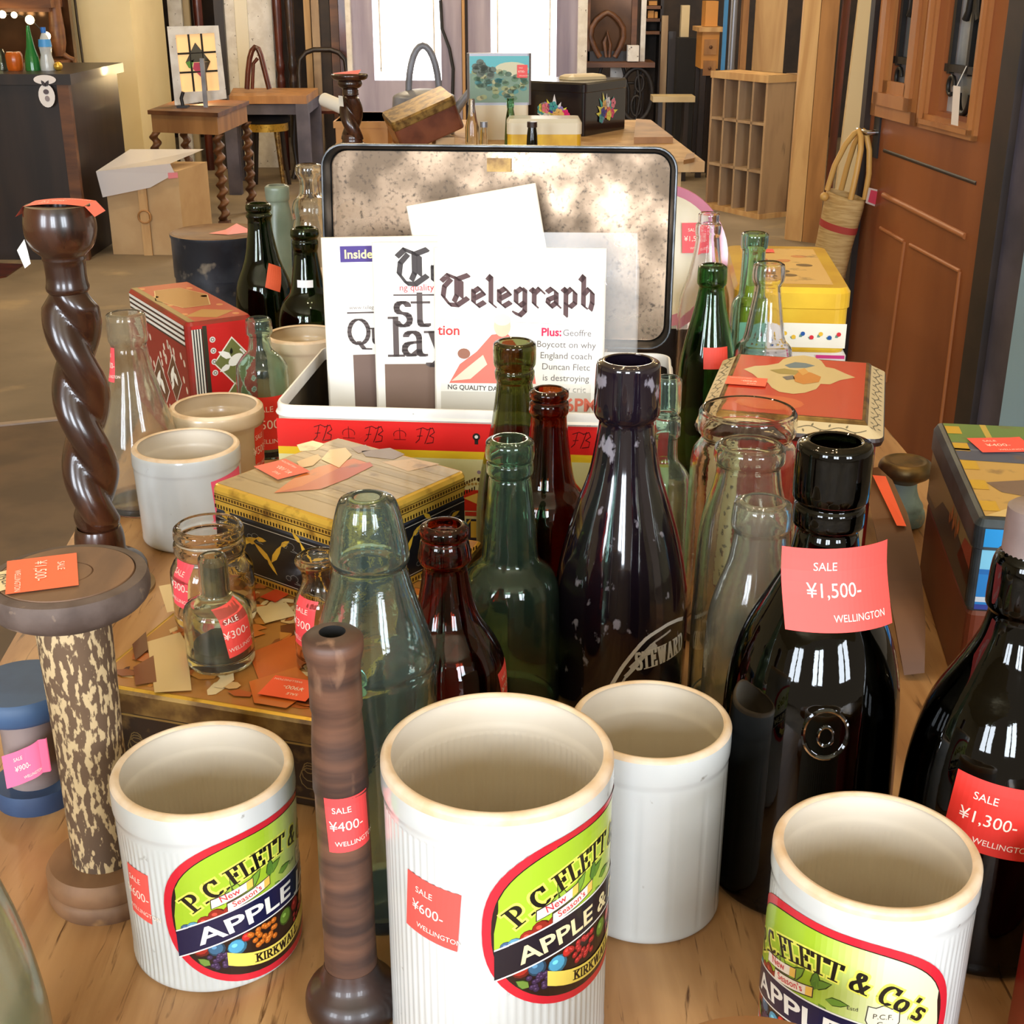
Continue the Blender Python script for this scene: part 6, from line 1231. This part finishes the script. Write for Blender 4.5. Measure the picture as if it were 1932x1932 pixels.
for k in (0, 1):
    zc_ = p1.z - .10 - k * .14; d = MB().box(p0.x + .015, Yk - .012, zc_ - .05, p1.x - .015, Yk, zc_ + .05, 'honey_wood').obj('drawer', t); MB().ball(((p0.x + p1.x) / 2, Yk - .02, zc_), .012, 'brown_oak').obj('knob', d)
bx_('yellowish wooden box standing on the drawer cabinet', 'wooden_box', 'box', 1330, 2, 1356, 50, Yk + .05, .2, 'orange_wood')
bx_('white-green bundle of boards hung high right of the bookcase', 'board_bundle', 'boards', 1284, 10, 1302, 70, 10.4, .08, 'cream_edge')
bx_('black cupboard under the pale bundle of boards', 'black_cupboard', 'cupboard', 1280, 72, 1318, 104, 10.3, .2, 'black_cloth', True)
for i, (xa, xb, mt, lab) in enumerate(((1248, 1260, 'grey_pine', 'greyish upright board right of the sewing table, first'), (1262, 1276, 'dark_oak', 'dark upright board right of the sewing table, second'), (1300, 1316, 'honey_wood', 'tan upright board below the black box'), (1278, 1288, 'brown_oak', 'brown upright board between the dark and tan ones'))):
    plank(lab, xa, xb, 10.6 + i * .04, mt, ztop=PY(1260, 30 + i * 30, 10.6).z, group='upright boards at the back right')
t = thing('bookcase', 'dark bookcase with yellowish boxes right of the white post', 'bookcase', (0, 0, 0)); Yb_ = 11.2; p0, p1 = PY(1216, 100, Yb_), PY(1250, -20, Yb_)
MB().box(p0.x, Yb_ + .25, 0, p1.x, Yb_ + .3, p1.z, 'dark_brown').obj('back_panel', t)
for px in (1216, 1248): x = PY(px, 50, Yb_).x; MB().box(x - .012, Yb_, 0, x + .012, Yb_ + .3, p1.z, 'dark_oak').obj('side_panel', t)
for py in (14, 38, 62): z = PY(1230, py, Yb_).z; MB().box(p0.x, Yb_, z - .012, p1.x, Yb_ + .28, z + .012, 'brown_oak').obj('shelf', t)
for (xa, ya, xb, yb, lab) in ((1224, 2, 1240, 10, 'yellow box on the top shelf of the dark bookcase'), (1222, 20, 1234, 34, 'orange-brown box on the middle shelf of the dark bookcase'), (1235, 22, 1241, 34, 'yellow book on the middle shelf of the dark bookcase')): bx_(lab, 'storage_box', 'box', xa, ya, xb, yb, Yb_ + .03, .15, 'orange_wood')
bx_('white painted post standing on the sewing table', 'white_post', 'post', 1207, -20, 1221, 117, 10.45, .05, 'white_paint')
bx_('white box on the sewing table beside the white post', 'white_box', 'box', 1184, 86, 1206, 116, 10.31, .1, 'white_paint')
# sewing machine table with iron legs, mirror standing on it
t = thing('sewing_table', 'old sewing machine table with black iron legs and wheel', 'table', (0, 0, 0)); Ym = 10.3; p0, p1 = PY(1106, 118, Ym), PY(1236, 118, Ym); zt_ = p0.z
MB().box(p0.x, Ym, zt_ - .035, p1.x, Ym + .42, zt_, 'brown_oak').obj('tabletop', t)
for pc in (1118, 1196):
    xq = PY(pc, 130, Ym).x; m = MB(); 
    for s in (-1, 1): m.tube([(xq + s * .075, Ym + .1, zt_ - .035), (xq + s * .025, Ym + .1, zt_ - .2), (xq + s * .02, Ym + .1, zt_ - .35), (xq + s * .09, Ym + .1, .03)], .012, 'wheel_iron', 8); 
    m.tube([(xq - .04, Ym + .1, zt_ - .15), (xq + .04, Ym + .1, zt_ - .15)], .010, 'wheel_iron', 8); m.obj('iron_leg', t)
wx, wz = PY(1202, 180, Ym).x, PY(1202, 180, Ym).z; m = MB(); ring_ = lambda r_, s_=1, ox=0, oz=0: [(wx + ox + r_ * .62 * math.cos(k_ * PI / 12), Ym + .05, wz + oz + r_ * s_ * math.sin(k_ * PI / 12)) for k_ in range(24)]
m.tube(ring_(.19), .018, 'wheel_iron', 8, closed=True); m.tube(ring_(.06, 1.2, 0, -.08), .010, 'wheel_iron', 8, closed=True); m.tube(ring_(.05, 1.2, .02, .08), .010, 'wheel_iron', 8, closed=True); m.tube([(wx, Ym + .05, wz - .19), (wx + .03, Ym + .05, wz), (wx, Ym + .05, wz + .19)], .012, 'wheel_iron', 8); m.obj('iron_wheel', t)
bx_('pale board leaning under the sewing table', 'pale_board', 'board', 1150, 126, 1180, 200, Ym + .3, .02, 'white_paint', True)
t = thing('standing_mirror', 'dark framed mirror standing on the sewing table', 'mirror', (0, 0, 0)); p0, p1 = PY(1108, 117, Ym + .2), PY(1198, -20, Ym + .2)
MB().box(p0.x, Ym + .2, zt_, p1.x, Ym + .24, p1.z, 'mirror_brown').obj('mirror_glass', t)
m = MB(); 
for px in (1108, 1196): x = PY(px, 50, Ym + .2).x; m.box(x - .02, Ym + .17, zt_, x + .02, Ym + .25, p1.z, 'brown_oak')
m.box(p0.x, Ym + .17, zt_, p1.x, Ym + .25, zt_ + .07, 'dark_oak'); m.obj('mirror_frame', t)
q = Ym + .12; f2 = lambda px, py: PY(px, py, q)
m = MB(); m.tube([f2(1132, 108), f2(1122, 90), f2(1115, 70), f2(1117, 52), f2(1126, 38), f2(1138, 28), f2(1146, 24), f2(1156, 28), f2(1167, 38), f2(1176, 52), f2(1177, 70), f2(1170, 90), f2(1160, 108)], .020, 'brown_oak', 8); m.tube([f2(1144, 108), f2(1140, 80), f2(1146, 60), f2(1152, 84), f2(1150, 108)], .012, 'brown_oak', 8); m.obj('shield_chair', None, None, None, 'shield-shaped chair back in front of the dark mirror', 'chair')
t = thing('bench', 'low yellowish plank bench right of the sewing table', 'bench', (0, 0, 0)); p0, p1 = PY(1232, 193, 9.6), PY(1312, 182, 9.6)
MB().box(p0.x, 9.6, p0.z, p1.x, 9.8, p1.z, 'cream_edge').obj('seat', t)
for x in (p0.x + .04, p1.x - .07): MB().box(x, 9.62, 0, x + .03, 9.78, p0.z, 'dark_oak').obj('leg', t)

# ---------------------------------------------------------------- second display table, behind
ZB = .85
t = thing('rear_table', 'pale pine table behind the main one with more tins', 'table', (0, 0, 0)); e0, e1 = PZ(1330, 305, ZB), PZ(1226, 226, ZB)
m = MB(); m.hexa([(-.54, e0.y, ZB - .03), (e0.x, e0.y, ZB - .03), (e1.x, e1.y, ZB - .03), (-.62, e1.y, ZB - .03)], [(-.54, e0.y, ZB), (e0.x, e0.y, ZB), (e1.x, e1.y, ZB), (-.62, e1.y, ZB)], 'pale_pine'); m.obj('tabletop', t)
for lx, ly in ((-.46, e0.y + .1), (e0.x - .1, e0.y + .1), (-.54, e1.y - .1), (e1.x - .08, e1.y - .1)): MB().box(lx - .04, ly - .04, 0, lx + .04, ly + .04, ZB - .03, 'pale_pine').obj('leg', t)
def at(px, py, Y): return PY(px, py, Y)
t, X, h = candlestick('second dark twisted candlestick, behind the open tin lid at upper left', 660, 150, 4.15, PY(660, 150, 4.15).z - ZB, .034, .034, .055, 1.5, True)
t.location.z = ZB
m = MB(); m.lathe([(chaikin([(.03, h - .002), (.05, h), (.056, h + .012), (.053, h + .016), (.046, h + .006), (.0, h + .004)], 1), 'dark_walnut')], 40); m.obj('drip_pan', t)
m = MB(); m.add([(-.036, -.006, h - .045), (-.020, -.030, h - .045), (-.018, -.032, h - .075), (-.034, -.012, h - .075)], [(0, 1, 2, 3)], 'white_paper'); m.obj('paper_label', t)
m = MB(); m.add([(-.04, -.03, h + .018), (.03, -.04, h + .018), (.035, .0, h + .028), (-.05, .0, h + .018)], [(0, 1, 2, 3)], 'print_paper', False, (246, 90, 84)); m.obj('price_sticker', t)
# landscape tin, standing upright
Y = 4.55; p0, p1 = at(882, 197, Y), at(1002, 100, Y); w = p1.x - p0.x; hh = p1.z - p0.z
t = thing('picture_tin', 'upright tin with blue-green landscape picture and small red sticker, at rear', 'tin', ((p0.x + p1.x) / 2, Y, p0.z), .05)
MB().loft(w, .05, .012, [(0, -.0), (0, hh)], 'steel', 4).obj('tin_body', t)
a = Art(); W2 = w / 2 - .008; R = random.Random(6); a.rect(-W2, .008, W2, hh - .008, (120, 150, 130))
a.rect(-W2, hh * .62, W2, hh - .008, (96, 190, 200), 1); a.ell(.04, hh * .70, .055, .022, (216, 214, 180), 2)
for i in range(60): 
    v = R.uniform(.02, hh * .66); a.ell(R.uniform(-W2 + .012, W2 - .012), v, .012, .008, R.choice([(92, 128, 96), (130, 160, 130), (150, 160, 110), (80, 110, 90), (176, 176, 130), (70, 140, 140)]), 3, n=8)
for i in range(14): a.ell(-W2 * .5 + R.uniform(-.03, .03), hh * .68 + R.uniform(-.03, .035), .013, .010, (96, 110, 96), 4, n=8)
MB().art(a, lambda u, v, o: (u, -.025 - o, v), 'print_clean', step=.0004).obj('printed_front', t)
MB().art(sticker('¥700-', .034, .040, (240, 90, 90)), lambda u, v, o: (W2 - .022 + u, -.0275 - o, hh - .055 + v), 'print_paper', step=.0005).obj('price_sticker', t)
m = MB(); m.loft(w * .9, .10, .012, [(0, 0), (0, p0.z - ZB)], 'cream_glaze', 4); m.obj('cream_tin', None, ((p0.x + p1.x) / 2, Y + .02, ZB), .05, 'cream tin under the upright landscape tin', 'tin')
# black flowered tin, corner towards the viewer
zb = ZB; F0 = PZ(1102, 258, ZB); L0 = PY(1004, 250, F0.y + .10); t = None
z1 = PY(1102, 163, F0.y).z - ZB + .01; ea = Vector((.42, .66, 0)).normalized(); eb = Vector((-.985, .40, 0)).normalized()
wr, wl = .30, .235
cxk = F0 + ea * wr / 2 + Vector((-ea.y, ea.x, 0)) * wl / 2; rot = math.atan2(ea.y, ea.x)
t = thing('flowered_tin', 'black octagonal-looking tin painted with bright flowers, at rear', 'tin', (cxk.x, cxk.y, ZB), rot)
mat('black_enamel', (22, 16, 20), .2, coat=.4)
MB().loft(wr, wl, .012, [(.002, 0), (.001, .003), (.001, z1 - .03)], 'black_enamel', 4).obj('tin_body', t)
MB().loft(wr, wl, .013, [(.0, z1 - .032), (-.002, z1 - .03), (-.002, z1 - .006), (.003, z1)], 'black_enamel', 4).obj('lid', t)
def flowers(seed, n):
    a = Art(); R = random.Random(seed); cols = [(226, 50, 120), (240, 130, 150), (236, 190, 110), (70, 160, 160), (150, 130, 190), (236, 226, 90), (60, 50, 150), (230, 226, 226), (240, 120, 90)]
    for i in range(n):
        t_ = PI * (i + .5) / n; L_ = R.uniform(.02, .045); a.leaf(0, -.03, L_ + .04, .010, t_, R.choice([(236, 226, 90), (230, 226, 226), (70, 170, 160), (236, 226, 120)]), 1)
    for i in range(n * 2):
        u, v = R.uniform(-.055, .055), R.uniform(-.045, .015); c = cols[i % len(cols)]
        for k in range(5): a.ell(u + .010 * math.cos(k * 1.257), v + .010 * math.sin(k * 1.257), .008, .008, c, 2 + i % 4, n=8)
    return a
MB().art(flowers(2, 9), lambda u, v, o: (u, -wl / 2 - o, z1 * .5 + v), 'print_clean', step=.0005).obj('painted_flowers', t)
MB().art(flowers(8, 7), lambda u, v, o: (-wr / 2 - o, -u, z1 * .48 + v), 'print_clean', step=.0005).obj('painted_flowers', t)
m = MB(); R = random.Random(1); m.loft(.16, .10, .03, [(0, 0), (.004, .010), (.02, .016)], 'cream_edge', 4); m.obj('straw_pad', None, (cxk.x + .02, cxk.y, ZB + z1 + .001), .5, 'crumpled gold and white pad lying on top of the black flowered tin', 'pad')
# yellow tin in front of it
Y = 4.12; p0, p1 = at(957, 256, Y), at(1097, 224, Y); t = thing('yellow_tin', 'small pale yellow tin in front of the black flowered tin', 'tin', ((p0.x + p1.x) / 2, Y + .05, ZB)); h = p1.z - ZB
MB().loft(p1.x - p0.x, .12, .018, [(.0, 0), (0, h * .6)], 'yellow_tin', 5).obj('tin_body', t); MB().loft(p1.x - p0.x + .004, .124, .02, [(.0, h * .58), (0, h - .012), (.008, h)], 'cream_glaze', 5).obj('lid', t)
def smallb(label, px, py, Y, prof, mt, cap=None): 
    p = at(px, py, Y); return bgbottle('glass_bottle', label, px, py, Y, prof, mt, cap, ZB)
smallb('small clear bottle with pinkish base left of the landscape tin', 890, 186, 4.1, [(186, 5), (190, 6), (202, 6), (222, 9), (240, 13), (262, 13)], 'glass_clear')
smallb('slim green bottle between landscape and yellow tins', 963, 185, 4.32, [(185, 7), (200, 7), (206, 6), (222, 9), (260, 12)], 'glass_green')
smallb('tiny dark-capped bottle in front of the yellow tin', 1004, 240, 3.985, [(240, 8), (256, 10), (266, 12)], 'glass_black', 'bobbin_dark')
smallb('tiny grey-capped bottle left of the cream tin', 913, 240, 4.06, [(240, 6), (256, 7), (264, 8)], 'glass_clear', 'steel')
# leaning gilt tin
Y = 4.1; p = at(794, 232, Y); t = thing('gilt_tin', 'tilted gilt and brown tin leaning at the rear left of centre', 'tin', (p.x, Y + .1, ZB + .094), (math.radians(8), math.radians(-22), .25))
MB().loft(.205, .15, .014, [(.002, -.05), (0, -.046), (0, .03)], 'rosewood_tin', 5).obj('tin_body', t); MB().loft(.207, .152, .015, [(.001, .024), (0, .026), (0, .046), (.004, .052)], 'old_gold', 5).obj('lid', t)
m = MB(); m.loft(.06, .09, .004, [(0, 0), (0, .045)], 'cardboard', 3); m.obj('cardboard_box', None, (p.x + .06, Y + .12, ZB), .2, 'low box propping up the tilted gilt tin', 'box')
# grey kettle
Y = 4.7; p = at(800, 185, Y); t = thing('watering_can', 'grey metal can with tall arched handle and curved spout, at rear', 'can', (p.x, Y, ZB)); s = mpp(p); zl = p.z - ZB
MB().lathe([(chaikin([(0, 0), (.10, 0), (.11, .02), (.108, zl), (.10, zl + .012), (.05, zl + .028), (0, zl + .03)], 1), 'grey_enamel')], 36).obj('can_body', t)
m = MB(); m.tube([(.0 + 32 * s * math.cos(PI * k / 14) * .9 - .0, 0, zl + .01 + (88 * s) * math.sin(PI * k / 14)) for k in range(15)], .011, 'grey_enamel', 8); m.obj('arched_handle', t)
m = MB(); m.tube([(.09, 0, zl * .5), (.13, 0, zl * .9), (.165, 0, zl + .035)], [.02, .014, .010], 'grey_enamel', 8); m.obj('spout', t)
# orange wooden box with a paper roll on it
Y = 4.25; p0, p1 = at(632, 300, Y), at(728, 232, Y); m = MB(); m.box(p0.x, Y + .05, ZB, p1.x, Y + .35, p1.z, 'orange_wood'); m.box(p0.x - .006, Y + .044, p1.z - .02, p1.x + .006, Y + .356, p1.z, 'orange_wood'); m.obj('wooden_box', None, None, None, 'orange-brown wooden box behind the second candlestick', 'box')
q0, q1 = at(604, 193, 4.42), at(660, 226, 4.42); m = MB(); m.tube([(q0.x, q0.y + .1, q0.z), (q1.x, q1.y, p1.z + .022)], .022, 'white_paper', 16); m.obj('paper_roll', None, None, None, 'rolled white paper resting on the orange-brown box', 'roll')
# boards lying at the right end of the rear table
P = [PZ(1196, 259, ZB + .02), PZ(1270, 258, ZB + .02), PZ(1228, 226, ZB + .02), PZ(1200, 224, ZB + .02)]; m = MB(); m.hexa([(p.x, p.y, ZB) for p in P], [(p.x, p.y, ZB + .02) for p in P], 'honey_wood'); m.obj('loose_board', None, None, None, 'honey-coloured board lying right of the black flowered tin', 'board')
P = [PZ(1290, 302, ZB + .012), PZ(1310, 298, ZB + .012), PZ(1310, 288, ZB + .012), PZ(1296, 290, ZB + .012)]; m = MB(); m.hexa([(p.x, p.y, ZB) for p in P], [(p.x, p.y, ZB + .012) for p in P], 'honey_wood'); m.obj('wood_offcut', None, None, None, 'small offcut of wood at the corner of the rear table', 'offcut')
